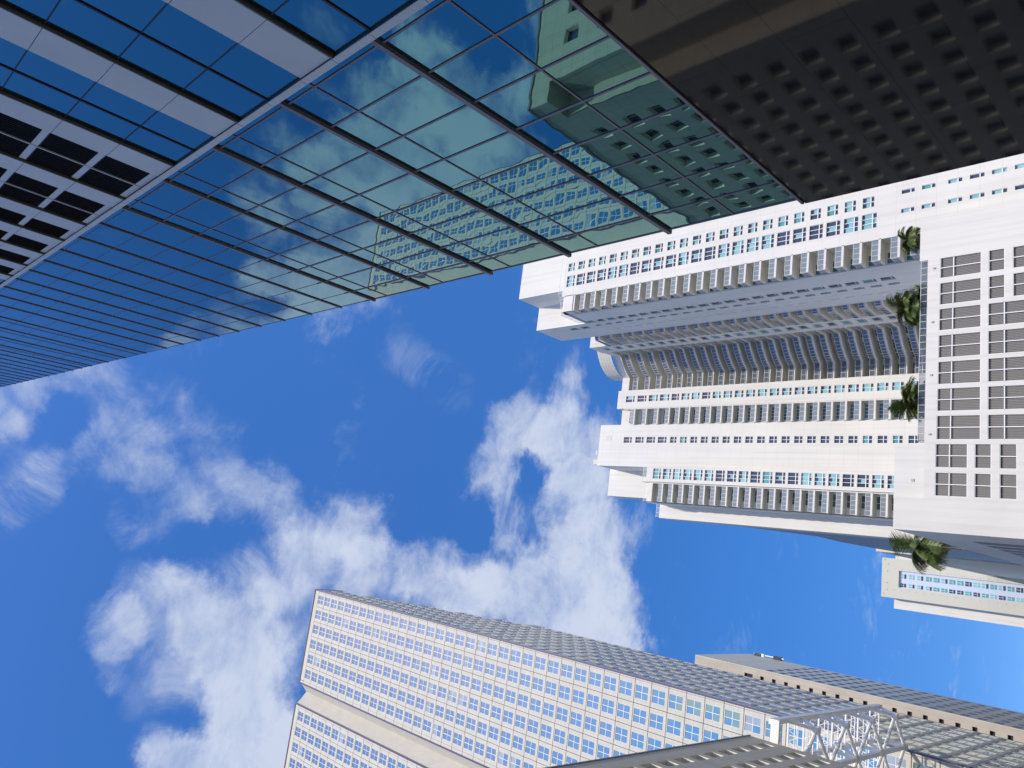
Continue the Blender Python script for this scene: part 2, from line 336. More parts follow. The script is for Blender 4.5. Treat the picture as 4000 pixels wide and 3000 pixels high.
def wall_with_holes(mb, axis, c, u0, u1, z0, z1, holes, depth, m=0, mr=None, sgn=-1):
    """a wall in plane axis = c ('y' or 'x') spanning u0..u1, z0..z1 with rectangular recesses (a0,a1,b0,b1); the
    outside looks towards sgn"""
    mr = m if mr is None else mr
    us = sorted(set([u0, u1] + [q for h in holes for q in h[:2] if u0 < q < u1]))
    # strips between distinct u breakpoints, each strip cut by the holes that cover it
    def P(u, z, d=0):
        return (u, c - sgn * d, z) if axis == 'y' else (c - sgn * d, u, z)
    def face(pts):
        n = (Vector(pts[1]) - Vector(pts[0])).cross(Vector(pts[2]) - Vector(pts[0]))
        return pts
    def quad(pts, m_, want):
        n = (Vector(pts[1]) - Vector(pts[0])).cross(Vector(pts[2]) - Vector(pts[0]))
        mb.poly(pts if n.dot(Vector(want)) > 0 else pts[::-1], m_)
    out_n = (0, sgn, 0) if axis == 'y' else (sgn, 0, 0)
    for a, b in zip(us[:-1], us[1:]):
        mid = (a + b) / 2
        hs_ = sorted([(h[2], h[3]) for h in holes if h[0] < mid < h[1]])
        z = z0
        for (p, q) in hs_ + [(z1, z1)]:
            if p > z + 1e-5: quad([P(a, z), P(b, z), P(b, p), P(a, p)], m, out_n)
            z = max(z, q)
    for (a0, a1, b0, b1) in holes:
        un = (1, 0, 0) if axis == 'y' else (0, 1, 0)
        quad([P(a0, b0), P(a0, b1), P(a0, b1, depth), P(a0, b0, depth)], mr, un)
        quad([P(a1, b0), P(a1, b1), P(a1, b1, depth), P(a1, b0, depth)], mr, tuple(-q for q in un))
        quad([P(a0, b0), P(a1, b0), P(a1, b0, depth), P(a0, b0, depth)], mr, (0, 0, 1))
        quad([P(a0, b1), P(a1, b1), P(a1, b1, depth), P(a0, b1, depth)], mr, (0, 0, -1))

# ------------------------------------------------------------------ ground
g = MB(); g.box(-3000, 3000, -3000, 3000, GZ - 1, GZ); o = g.build('ground', ['paving'], kind='structure')
g = MB(); g.box(-12, 6, -400, 600, GZ + .002, GZ + .006); o = g.build('road', ['asphalt'], kind='structure')

# ================================================================== GLASS TOWER
D = 11.0
gt = thing('glass_tower', 'tall blue mirror-glass office tower with dark horizontal ledges above a dark polished stone base', 'skyscraper', (11, 10, GZ))
TOP = 131.0
fr = [1.320, 1.735, 2.140, 2.533, 2.935, 3.218, 3.504, 3.788, 4.072, 4.356, 4.641, 4.925, 5.209, 5.510, 5.924, 6.373, 6.816, 7.257, 7.555, 7.829, 8.117, 8.404, 8.687, 8.970, 9.255, 9.54]
while fr[-1] * D < TOP - 4: fr.append(fr[-1] + .285)
fins = [q * D for q in fr]
BT = 9.77
mull = [q * D for q in (.705, .727, .853, .992, 1.134, 1.274, 1.415, 1.558, 1.700, 1.815)]
mull[0] = 6.72
big = {1: 1.093, 0: 0}
trans = [1.093, 1.597, 2.02, 2.42, 2.82, 6.07, 6.52, 6.96, 7.37]
lev = sorted([BT] + fins + [q * D for q in trans] + [TOP])
# body behind the glass
b = MB()
b.box(11.06, 41, 6.9, mull[-1] - .03, BT, TOP); b.box(9.76, 41, -8, 6.63, BT, TOP - .5)
b.box(11.1, 41, -8.0, 19.9, GZ, BT - .01)
b.build('core', ['metal_black'], gt)
panes = []; pr = {}
def pane(w_, h_):
    k = (round(w_, 3), round(h_, 3))
    if k not in pr:
        a = MB(); a.poly([(0, 0, 0), (0, 0, h_), (0, w_, h_), (0, w_, 0)], 0); pr[k] = (a, None)
    return k
for y0, y1 in zip(mull[:-1], mull[1:]):
    if y1 - y0 < .3: continue
    for z0, z1 in zip(lev[:-1], lev[1:]):
        panes.append(((11.0, y0, z0), pane(y1 - y0, z1 - z0)))
many((pr, panes), gt, 'glass_pane', ['blue_glass'])
# far return edge of the glass skin
b = MB(); b.box(10.985, 41, mull[-1] - .03, mull[-1], BT, TOP); b.build('end_wall', ['metal_dark'], gt)
# horizontal ledges
for i, z in enumerate(fins):
    b = MB(); thick = .20 if z < 33 else .17
    if 24 < z < 33:
        b.box(10.91, 11.03, 6.9, mull[-1] + .14, z - .06, z + .06, 0); b.box(10.96, 11.03, 6.9, mull[-1] + .06, z + .06, z + .11, 1)
    elif z < 24:
        b.box(10.895, 11.03, 6.9, mull[-1] + .16, z - .08, z + .07, 0); b.box(10.965, 11.03, 6.9, mull[-1] + .06, z + .07, z + .12, 1)
    else:
        b.box(10.945, 11.03, 6.9, mull[-1] + .10, z - .045, z + .045, 0)
    b.build('ledge', ['metal_dark', 'metal_black'], gt)
for q in trans:
    b = MB(); b.box(10.975, 11.03, 6.9, mull[-1], q * D - .024, q * D + .024); b.build('transom', ['metal_dark'], gt)
for y in mull[1:]:
    b = MB(); wd = .035
    z = BT
    b.box(10.972, 11.03, y - .028, y + .028, BT, 33, 0); b.box(10.985, 11.03, y - .010, y + .010, 33, TOP, 0)
    b.build('mullion', ['metal_dark'], gt)
# base edge trim and stone base
b = MB(); b.box(10.80, 11.05, 6.9, mull[-1] + .03, BT - .06, BT + .02); b.build('base_trim', ['metal_dark'], gt)
bs = 1.36
rows = [BT - .06 - bs * k for k in range(9)]
for r in range(8):
    z1 = rows[r]; z0 = z1 - bs if r < 7 else GZ
    b = MB()
    y = -8 + (1.1 if r % 2 else 0); ys = [-8.0]
    while y < 20.08: 
        if y > ys[-1] + .2: ys.append(y)
        y += 3.0
    ys.append(20.08)
    for a, c in zip(ys[:-1], ys[1:]): b.box(10.85, 11.06, a + .0025, c - .0025, z0 + .0025, z1 - .0025)
    b.build('stone_course', ['granite'], gt)
# ---- near block with white spandrels and louvres, standing 1.3 m proud
XL = 9.702
yl = [(.686 - .1555 * k) * XL for k in range(0, 9)]      # joints, from the corner trim towards the camera
band = [('glass', .95, 1.125), ('white', .985 - .0, 0)]
segs = []  # (kind, z0, z1)
def B(kind, a, c): segs.append((kind, a * XL, c * XL))
B('white', .87, 1.0); 
B('white', 1.000, 1.12); B('glass', 1.12, 1.301); B('glass', 1.301, 1.45)
B('white', 1.45, 1.59); B('glass', 1.59, 1.758); B('glass', 1.758, 1.929)
B('white', 1.929, 2.075); B('glass', 2.075, 2.224); B('glass', 2.224, 2.382)
B('white', 2.382, 2.52); B('louvre', 2.52, 2.675); B('louvre', 2.675, 2.838)
B('white', 2.838, 2.979); B('louvre', 2.979, 3.133); B('louvre', 3.133, 3.290)
z = 3.290
while z * XL < TOP - 6:
    B('white', z, z + .150); 
    B('louvre' if z < 4.4 else 'glass', z + .150, z + .3235); z += .3235
ZL = z * XL
pl = []; prl = {}; plou = []
Lb = MB(); Gp = []
prw = {}; wl = []
def whitep(w_, h_):
    k = (round(w_, 3), round(h_, 3))
    if k not in prw:
        a = MB(); a.box(0, .05, .008, w_ - .008, .006, h_ - .006); prw[k] = (a, None)
    return k
prlou = {}; loul = []
def louv(w_, h_):
    k = (round(w_, 3), round(h_, 3))
    if k not in prlou:
        a = MB(); a.box(.14, .17, 0, w_ - .20, 0, h_, 0)
        n = max(3, int(h_ / .145))
        for j in range(n): a.bar((.02, 0, h_ * (j + .3) / n), (.02, w_ - .20, h_ * (j + .3) / n), .015, .06, 0); a.poly([(.0, 0, h_ * (j + .2) / n), (.0, w_ - .20, h_ * (j + .2) / n), (.12, w_ - .20, h_ * (j + .75) / n), (.12, 0, h_ * (j + .75) / n)], 0)
        a.box(0.01, .16, w_ - .20, w_, 0, h_, 1); prlou[k] = (a, None)
    return k
prg = {}; gl = []
for (kind, z0, z1) in segs:
    for a, c in zip(yl[1:], yl[:-1]):
        if kind == 'white': wl.append(((XL - .04, a, z0), whitep(c - a, z1 - z0)))
        elif kind == 'louvre': loul.append(((XL - .02, a, z0), louv(c - a, z1 - z0)))
        else:
            k = (round(c - a, 3), round(z1 - z0, 3))
            if k not in prg:
                q = MB(); q.poly([(0, 0, 0), (0, 0, z1 - z0), (0, c - a, z1 - z0), (0, c - a, 0)], 0); prg[k] = (q, None)
            gl.append(((XL, a, z0), k))
many((prw, wl), gt, 'spandrel_panel', ['panel_grey'])
many((prlou, loul), gt, 'louvre', ['louvre_black', 'panel_grey'])
many((prg, gl), gt, 'window_pane', ['blue_glass'])
for i, (kind, z0, z1) in enumerate(segs):
    nxt = segs[i + 1][0] if i + 1 < len(segs) else ''
    b = MB()
    if kind != 'white' and nxt == 'white':
        b.box(XL - .10, XL + .02, yl[-1], yl[0], z1 - .07, z1 - .02, 0); b.box(XL - .03, XL + .02, yl[-1], yl[0], z1 - .10, z1 - .07, 1)
        b.build('ledge', ['metal_olive', 'metal_black'], gt)
    elif kind == nxt and kind != 'white':
        b.box(XL - .03, XL + .01, yl[-1], yl[0], z1 - .028, z1 + .028, 0 if kind == 'glass' else 1); b.build('transom', ['metal_black', 'grey_frame'], gt)
for y in yl[1:]:
    b = MB()
    b.box(XL - .012, XL + .02, y - .016, y + .016, segs[0][1], ZL)
    b.build('mullion', ['metal_black'], gt)
# corner trim, one piece per storey band
cuts = [.87, 1.12, 1.301, 1.45, 1.59, 1.758, 1.929, 2.075, 2.224, 2.382, 2.52, 2.675, 2.838, 2.979, 3.133, 3.29]
b = MB(); zs = [q * XL for q in cuts] + [s_[1] for s_ in segs if s_[1] > 3.3 * XL] + [ZL]
zs = sorted(set(round(q, 3) for q in zs))
for a, c in zip(zs[:-1], zs[1:]): b.box(XL - .10, XL + .9, yl[0] + .004, yl[0] + .175, a + .008, c - .008)
b.box(XL - .07, XL + .85, yl[0] + .002, yl[0] + .15, zs[0], zs[-1], 1)
b.build('corner_trim', ['panel_grey', 'metal_black'], gt)
b = MB(); b.box(9.78, 11.2, 6.6, 6.66, BT - 1.3, TOP - .6); b.build('return_wall', ['panel_grey'], gt)

# ================================================================== OFFICE TOWER (beige granite, square windows)
YB = 141.9; FB = 4.22; CB = 4.74; BTOP = 233.4
bt = thing('office_tower', 'beige stone office tower with a grid of square four-pane windows split by a tall notch', 'skyscraper', (-58, 160, GZ))
steps = [(YB, 152.5, 233.4), (152.5, 157.3, 222.8), (157.3, 162.0, 212.6), (162.0, 166.8, 202.0), (166.8, 171.5, 190.0), (171.5, 176.2, 178.5), (176.2, 181.4, 168)]
XR, XN1, XNM, XN2, XLE = -24.95, -54.7, -57.95, -61.7, -91.4
# stone cells: a frame of stone round every window, with dark joints between the cells
WW, WH = 2.76, 3.15
def stone_cell(dirx):
    """cell CB x FB with a window hole; origin = outer lower corner nearest the camera side; runs along -x (front) or +y (side)"""
    a = MB(); cw, ch = CB - .13, FB - .13; wx0 = (CB - WW) / 2 - .065; wz0 = .72
    def bx(u0, u1, z0, z1):
        if dirx == 'front': a.box(-u0, -u1, 0, .22, z0, z1)
        else: a.box(-.22, 0, u0, u1, z0, z1)
    bx(0, wx0, 0, ch); bx(wx0 + WW, cw, 0, ch); bx(wx0, wx0 + WW, 0, wz0); bx(wx0, wx0 + WW, wz0 + WH, ch)
    return a
def cellwin(dirx):
    a = MB(); fr_ = MB(); wx0 = (CB - WW) / 2 - .065; wz0 = .72
    def P(u, z, d): return (-u, d, z) if dirx == 'front' else (-d, u, z)
    for (u0, u1) in ((0, WW / 2), (WW / 2, WW)):
        for (z0, z1) in ((0, WH / 2), (WH / 2, WH)):
            pts = [P(wx0 + u0, wz0 + z0, .08), P(wx0 + u1, wz0 + z0, .08), P(wx0 + u1, wz0 + z1, .08), P(wx0 + u0, wz0 + z1, .08)]
            nn = (Vector(pts[1]) - Vector(pts[0])).cross(Vector(pts[2]) - Vector(pts[0]))
            want = Vector((0, -1, 0)) if dirx == 'front' else Vector((1, 0, 0))
            a.poly(pts if nn.dot(want) > 0 else pts[::-1], 0)
    def fb(u0, u1, z0, z1, d0=.055, d1=.078):
        if dirx == 'front': fr_.box(-u0, -u1, d0, d1, z0, z1)
        else: fr_.box(-d1, -d0, u0, u1, z0, z1)
    t_ = .05
    fb(wx0 + WW / 2 - t_, wx0 + WW / 2 + t_, wz0, wz0 + WH); fb(wx0, wx0 + WW / 2 - t_, wz0 + WH / 2 - t_, wz0 + WH / 2 + t_); fb(wx0 + WW / 2 + t_, wx0 + WW, wz0 + WH / 2 - t_, wz0 + WH / 2 + t_)
    fb(wx0, wx0 + .04, wz0, wz0 + WH / 2 - t_); fb(wx0, wx0 + .04, wz0 + WH / 2 + t_, wz0 + WH)
    fb(wx0 + WW - .04, wx0 + WW, wz0, wz0 + WH / 2 - t_); fb(wx0 + WW - .04, wx0 + WW, wz0 + WH / 2 + t_, wz0 + WH)
    return a, fr_
zt = 231.06
floors = [zt - WH - .72 - FB * k for k in range(56)]      # lower edge of each row of cells
front_cells, side_cells = [], []
for z in floors:
    if z < GZ: continue
    for k in range(6):
        front_cells.append((XR - .62 - CB * k, YB, z)); front_cells.append((XN2 - .62 - CB * k, YB, z))
    for k in range(8):
        y = YB + .62 + CB * k; top = [s_[2] for s_ in steps if s_[0] - .1 <= y + CB / 2 < s_[1] + .1][0]
        if z + FB < top: side_cells.append((XR, y, z))
W_ = MB(); c1, c2 = stone_cell('front'), stone_cell('side')
zlow = min(z for _, _, z in front_cells)
for p in front_cells: W_.add(c1, p)
for sx0, sx1 in ((XR, XR - .55), (XR - .62 - 6 * CB + .06, XN1), (XN2, XN2 - .55), (XN2 - .62 - 6 * CB + .06, XLE)):
    for z in floors:
        if z > GZ: W_.box(sx0, sx1, YB, YB + .22, z, z + FB - .13)
    W_.box(sx0, sx1, YB, YB + .22, floors[0] + FB, BTOP)
W_.box(XR - .55, XN1 + .6, YB, YB + .22, floors[0] + FB, BTOP); W_.box(XN2 - .55, XLE + .6, YB, YB + .22, floors[0] + FB, BTOP)
W_.build('front_wall', ['beige'], bt)
W_ = MB()
for p in side_cells: W_.add(c2, p)
for z in floors:
    if z > GZ: W_.box(XR - .22, XR, YB + .23, YB + .55, z, z + FB - .13)
for y0, y1, top in steps:
    zz = max([z + FB for z in floors if z + FB < top]); W_.box(XR - .22, XR, max(y0, YB + .23), y1, zz, top)
W_.build('side_wall', ['beige'], bt)
b = MB()       # backing (joints) and bulk
for y0, y1, top in steps:
    b.box(XN1 + .01, XR - .2, y0 + (.16 if y0 == YB else 0), y1 - .06, GZ, top - .1)
    b.box(XLE + .1, XN2 - .01, y0 + (.16 if y0 == YB else 0), y1 - .06, GZ, top - .1)
b.box(XN2, XN1, 146, 181, GZ, 232)
b.build('core', ['joint'], bt)
b = MB()
b.poly([(XN1, YB + .1, GZ), (XN1, YB + .1, BTOP), (XNM, 144.95, BTOP), (XNM, 144.95, GZ)])
b.poly([(XNM, 144.95, GZ), (XNM, 144.95, BTOP), (XN2, YB + .1, BTOP), (XN2, YB + .1, GZ)])
b.build('notch_wall', ['beige_tile'], bt)
for xa, xb in ((XN1 + .02, XN1 - .42), (XN2 + .42, XN2 - .02)):
    b = MB(); b.box(xa, xb, YB - .1, YB + .3, GZ, BTOP - .3); b.build('corner_strip', ['purple_strip'], bt)
b = MB()
b.box(XR - .3, XR + .03, YB - .03, YB + .05, GZ, BTOP); b.box(XLE, XLE + .3, YB - .03, YB + .05, GZ, BTOP)
b.build('edge_strip', ['purple_strip'], bt)
b = MB()
b.box(XLE - .1, XN2, YB - .15, 152.5, BTOP, BTOP + .45); b.box(XN1, XR + .1, YB - .15, 152.5, BTOP, BTOP + .45)
b.box(XLE, XLE + .1, YB + .3, 181, GZ, 168)
b.build('coping', ['joint'], bt)
wa, wf = cellwin('front'); sa, sf = cellwin('side')
M['blind'] = mat('pale_blind_behind_glass', (.36, .42, .47), .12, spec=.8, var=.15, vscale=.3)
wb = MB(); wb.v, wb.f, wb.m = wa.v, wa.f, [0, 1, 0, 1]; wc = MB(); wc.v, wc.f, wc.m = wa.v, wa.f, [1, 1, 0, 1]
many(({'f': (wa, wf), 'g': (wb, wf), 'h': (wc, wf)}, [(p, random.choices('fgh', (.90, .07, .03))[0]) for p in front_cells]), bt, 'window', ['beige_glass', 'blind'], 'window_frame', ['white_frame'])
A = MB()
for p in side_cells: 
    A.add(sa, p); c_ = MB(); c_.v, c_.f, c_.m = sf.v, sf.f, [1] * len(sf.f); A.add(c_, p)
A.build('side_window', ['side_glass', 'grey_frame'], bt, kind='stuff')

# ================================================================== TALL CONCRETE TOWER BEHIND
YT = 246.7
tt = thing('concrete_tower', 'tan concrete tower with small square openings behind the beige office tower', 'skyscraper', (-45, 265, GZ))
hol = [(-36.2, -33.06, 129.95 - 4.1 * k - 1.28, 129.95 - 4.1 * k) for k in range(32)]
hol[0] = (-36.2, -33.06, 131.5 - 3.0, 131.5)
b = MB(); wall_with_holes(b, 'y', YT, -62, -31.2, GZ, 150.5, hol, .6); b.build('front_wall', ['concrete'], tt)
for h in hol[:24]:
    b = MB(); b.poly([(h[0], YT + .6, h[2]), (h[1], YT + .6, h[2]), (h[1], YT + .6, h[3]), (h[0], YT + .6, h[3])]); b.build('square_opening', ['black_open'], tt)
b = MB(); b.box(-62, -31.2, YT + .65, 284.9, GZ, 150.4); b.poly([(-31.2, YT, GZ), (-31.2, YT + .7, GZ), (-31.2, YT + .7, 150.5), (-31.2, YT, 150.5)]); b.build('core', ['concrete_side'], tt)
b = MB(); b.box(-31.19, -31.0, YT + .01, 285, GZ, 150.5); b.build('side_wall', ['concrete_side'], tt)
P_ = MB(); P_.box(0, .02, 0, 3.7, 0, 1.9); pos = []
for k in range(32):
    for j in range(6): pos.append(((-30.995, YT + 1.1 + 6.2 * j, 122.7 - 4.06 * k), 'w'))
many(({'w': (P_, None)}, pos), tt, 'side_window', ['slate_glass'])
rd = thing('rooftop_rig', 'small dark and white maintenance rig perched on the edge of the tan concrete tower', 'equipment', (-31, 285, 146))
b = MB(); b.box(-31.6, -29.9, 283.5, 284.6, 143.8, 144.8, 0); b.box(-31.4, -30.2, 283.2, 285.2, 145, 147.5, 1); b.bar((-30.4, 284, 148), (-30.2, 284, 136), .35, .35, 0); b.box(-31.0, -29.8, 283.6, 284.9, 137, 140, 1)
b.build('frame', ['white_frame', 'metal_black'], rd)

# ================================================================== GREY STONE BUILDING ACROSS THE STREET
XG = -21.47
gs = thing('stone_building', 'grey stone building with rows of small deep punched windows at the bottom edge', 'building', (-40, 75, GZ))
rowz = [50.07, 45.9] + [45.9 - 3.05 * k for k in range(1, 15)]
holes = []
for r, z in enumerate(rowz):
    if z - 1.6 < GZ: continue
    for k in range(16):
        y = 99.0 - 3.16 * k
        if y < 52: continue
        holes.append((y - 1.0, y + 1.0, z - 1.6, z))
b = MB(); wall_with_holes(b, 'x', XG, 50.4, 101.7, GZ, 52.8, holes, .62, 0, 1, sgn=1); b.build('street_wall', ['stone', 'stone_sunlit'], gs)
prw_ = MB(); prw_.poly([(0, 0, 0), (0, 2.0, 0), (0, 2.0, 1.6), (0, 0, 1.6)], 0); prw_.box(.0, .05, .96, 1.04, 0, 1.6, 1)
many(({'w': (prw_, None)}, [((XG - .62, h[0], h[2]), 'w') for h in holes]), gs, 'window', ['dark', 'grey_frame'])
b = MB(); b.box(-62, XG - .7, 50.6, 101.7, GZ, 52.7); b.box(XG - .75, XG, 101.7, 101.8, GZ, 52.8); b.box(-62, XG - 2.4, 47.9, 50.7, GZ, 52.7); b.build('core', ['stone'], gs)
holes2 = []
for r in range(14):
    z = 49.0 - 4.1 * r
    if z - 1.8 < GZ: continue
    for k in range(8):
        x = -27.6 - 3.4 * k; holes2.append((x - 1.9, x, z - 1.75, z))
b = MB(); wall_with_holes(b, 'y', 47.3, -62, -23.85, GZ, 52.8, holes2, .5, 0, 1); b.box(-62, -23.85, 47.85, 47.9, GZ, 52.7); b.build('end_wall', ['stone', 'stone_sunlit'], gs)
P2 = MB(); P2.poly([(0, 0, 0), (1.9, 0, 0), (1.9, 0, 1.75), (0, 0, 1.75)], 0)
many(({'w': (P2, None)}, [((h[0], 47.8, h[2]), 'w') for h in holes2]), gs, 'end_window', ['dark'])
b = MB(); b.box(-23.86, -23.85, 47.3, 50.4, GZ, 50.3); b.box(-23.85, XG, 50.4, 50.5, GZ, 50.3); b.box(-23.85, XG, 47.3, 50.4, 50.3, 52.8); b.build('corner_recess', ['stone'], gs)
b = MB(); b.box(-62.1, XG + .10, 47.18, 101.9, 52.8, 53.05); b.build('coping', ['louvre_grey'], gs)

# ================================================================== SPACE FRAME
sf_ = thing('space_frame', 'white steel space frame canopy of tubes between the grey stone building and the beige tower', 'canopy', (-40, 120, GZ))
ZA, ZB = 50.0, 46.6
bay = 4.81; Y0 = 101.9; nb = 8
rowsX = [-19.0 - 5.0 * k for k in range(6)]
def row_nodes(ri):
    off = 1.25 if ri % 2 == 0 else .25
    ys = [Y0 + bay * (2 * k + off) for k in range(5)]
    return [(rowsX[ri] - .55, min(y, 141.5), ZB) for y in ys if Y0 + .5 < y < 142.6]
for ri, x in enumerate(rowsX):
    b = MB(); b.bar((x, Y0, ZA), (x, Y0 + bay * (nb - .15), ZA), .65, .85); b.build('top_chord', ['truss'], sf_)
    nodes = row_nodes(ri)
    for n_ in nodes:
        for dy in (-2.4, 2.4):
            b = MB(); b.bar((x, min(max(n_[1] + dy, Y0), 141), ZA - .1), n_, .48, .48, 0, n=8); b.build('web_strut', ['truss'], sf_)
        b = MB(); b.box(n_[0] - .42, n_[0] + .42, n_[1] - .42, n_[1] + .42, n_[2] - .42, n_[2] + .42); b.build('joint', ['truss'], sf_)
    if ri + 1 < len(rowsX):
        n2 = row_nodes(ri + 1)
        for n_ in nodes:
            for q in n2:
                if abs(abs(q[1] - n_[1]) - bay) < .8: b = MB(); b.bar(n_, q, .52, .52, 0, n=8); b.build('diagonal', ['truss'], sf_)
        if ri % 2 == 0: b = MB(); b.bar((n2[0][0], Y0 + 1, ZB), (n2[0][0], 141.6, ZB), .6, .6); b.build('bottom_chord', ['truss'], sf_)
b = MB(); b.bar((rowsX[0] + .4, Y0 + .1, ZA - .6), (rowsX[-1], Y0 + .1, ZA - .6), .5, 1.0); b.build('end_girder', ['truss'], sf_)
for k in range(0, 2 * nb, 2):
    y = Y0 + .3 + bay * .5 * k
    b = MB(); x0, x1 = rowsX[0], rowsX[-1]
    b.bar((x0, y, ZA + .1), (x1, y, ZA + .1), .16, .22); 
    if k % 2 == 0:
        b.bar((x0, y, ZA - 1.3), (x1, y, ZA - 1.3), .10, .12); b.bar((x0, y + .9, ZA - .4), (x1, y + .9, ZA - .4), .10, .12)
        n = 18
        for j in range(n):
            xa = x0 + (x1 - x0) * j / n; xb_ = x0 + (x1 - x0) * (j + .5) / n; xc = x0 + (x1 - x0) * (j + 1) / n
            b.bar((xa, y, ZA), (xb_, y, ZA - 1.3), .07); b.bar((xb_, y, ZA - 1.3), (xc, y, ZA), .07); b.bar((xb_, y, ZA - 1.3), (xb_, y + .9, ZA - .4), .06)
    b.build('joist', ['truss'], sf_)
for x in (-39.55, -29.55):
    for y in (104, 139):
        b = MB(); b.bar((x, y, GZ), (x, y, ZB), .8, .8, 0, n=12); b.build('column', ['truss'], sf_)

# ================================================================== WHITE CONDOMINIUM
co = thing('condominium_tower', 'white condominium high-rise with stacked balconies, turquoise windows and a curved middle', 'apartment tower', (35, 160, GZ))
YM, YR = 164.2, 122.5
LR = [52.3 + 3.05 * k for k in range(-4, 22)]                         # right wing floor levels
LM = [70.9 + 3.05 * k for k in range(-11, 15)] + [117.2, 120.9, 124.8]  # main block floor levels
wmat = ['cyan', 'teal', 'dark', 'white_frame']
def win_mesh(w_, hu, hl, n, seed, face='y', low=True):
    """window n panes wide, tall upper row, short lower row; origin at lower left (x) on the outer wall plane"""
    rnd = random.Random(seed); a = MB(); H = hu + hl + .14; t_ = .09; dp = .28
    kind = rnd.choices((0, 1, 2, 3), (.48, .14, .2, .18) if abs(w_ - 1.65) > .01 else (0, .1, .9, 0))[0]
    def q(x0, x1, z0, z1, d, m_):
        if face == 'y': a.poly([(x0, d, z0), (x1, d, z0), (x1, d, z1), (x0, d, z1)], m_)
        else: a.poly([(d, x0, z0), (d, x0, z1), (d, x1, z1), (d, x1, z0)], m_)
    def bx(x0, x1, z0, z1, d0, d1):
        if face == 'y': a.box(x0, x1, d0, d1, z0, z1, 3)
        else: a.box(d0, d1, x0, x1, z0, z1, 3)
    for j in range(n):
        x0 = w_ * j / n; x1 = w_ * (j + 1) / n
        mu = kind if kind < 3 else rnd.choice((0, 2, 2))
        if mu == 0:
            s_ = rnd.choice((.12, .25, .45)) * hu
            q(x0, x1, hl + .14, hl + .14 + hu - s_, dp, 0); q(x0, x1, hl + .14 + hu - s_, H, dp, 2)  # dark top strip paints the shade of the recess onto the pane
        else: q(x0, x1, hl + .14, H, dp, mu)
        q(x0, x1, 0, hl, dp, rnd.choice((2, 2, 2, 0) if kind != 2 else (2,)))
        if j: bx(x0 - t_ / 2, x0 + t_ / 2, 0, H, .12, dp - .01)
    bx(0, w_, hl, hl + .14, .10, dp - .012)
    bx(0, .05, 0, H, .12, dp - .013); bx(w_ - .05, w_, 0, H, .12, dp - .013)
    return a
def window_set(name, lst, parent=co, limit=100):
    """lst: (x0, y, z0, w, hu, hl, n)"""
    pr_ = {}; it = []
    for i, (x0, y, z0, w_, hu, hl, n) in enumerate(lst):
        k = (round(w_, 2), round(hu, 2), round(hl, 2), n, random.randint(0, 9))
        if k not in pr_: pr_[k] = (win_mesh(w_, hu, hl, n, hash(k) & 0xffff), None)
        it.append(((x0, y, z0), k))
    many((pr_, it), parent, name, wmat, limit=limit)
# --- right wing front wall
RX0, RX1, RT = 56.7, 92.0, 117.2
hR = []; wR3 = []; wRs = []
for z in LR[2:]:
    if z > 113.5: continue
    b0 = z + .47
    hR.append((58.85, 61.55, b0, b0 + 2.42)); wR3.append((58.85, YR, b0, 2.70, 1.66, .62, 3))
    for xx in (62.72, 63.75):
        hR.append((xx, xx + .92, z + .95, z + .95 + 1.92)); wRs.append((xx, YR, z + .95, .92, 1.25, .53, 1))
    # further right part of the wall beyond what the glass tower hides
    hR.append((70.0, 72.7, b0, b0 + 2.42)); wR3.append((70.0, YR, b0, 2.70, 1.66, .62, 3))
for k, zt_ in enumerate((42.8, 39.7, 35.85, 32.8, 29.8, 26.8, 23.7, 20.7)):
    for xx in (60.5, 63.9):
        hR.append((xx, xx + .72, zt_ - 2.0, zt_)); wRs.append((xx, YR, zt_ - 2.0, .72, 1.3, .56, 1))
b = MB(); wall_with_holes(b, 'y', YR, RX0, RX1, GZ, RT, hR, .3); b.box(RX0, RX1, YR + .35, 131.5, GZ, RT - .02)
b.build('right_wing_wall', ['white'], co)
window_set('three_pane_window', wR3, limit=60); window_set('narrow_window', wRs, limit=90)
b = MB(); b.box(52.8, 56.7, YR, 123.0, 113.6, 116.3); b.box(52.8, RX0, 123.0, 131.6, 116.0, 117.0); b.box(52.8, 53.1, 122.6, 124.8, 113.9, 117.0); b.build('parapet', ['white_plain'], co)
# --- glass parapet rails on the roofs
def rail(name, pts, z0, z1, parent, glass='rail_clear', post=1.5, closed=False):
    b = MB()
    for p, q in zip(pts[:-1], pts[1:]):
        p, q = Vector((*p, 0)), Vector((*q, 0)); Ln = (q - p).length; d = (q - p) / Ln
        b.poly([(p.x, p.y, z0 + .08), (q.x, q.y, z0 + .08), (q.x, q.y, z1 - .04), (p.x, p.y, z1 - .04)], 1)
        b.bar((p.x, p.y, z1), (q.x, q.y, z1), .07, .07, 0); b.bar((p.x, p.y, z0 + .05), (q.x, q.y, z0 + .05), .06, .06, 0)
        n = max(1, int(Ln / post))
        for i in range(n + 1):
            c = p + d * Ln * i / n; b.bar((c.x, c.y, z0), (c.x, c.y, z1), .06, .06, 0)
    return b.build(name, ['rail_metal', glass], parent)
rail('roof_rail', [(80, 122.7), (57.2, 122.7), (56.0, 123.6), (52.9, 124.4), (52.9, 131)], RT, RT + 1.3, co, 'rail_thin', 1.6)
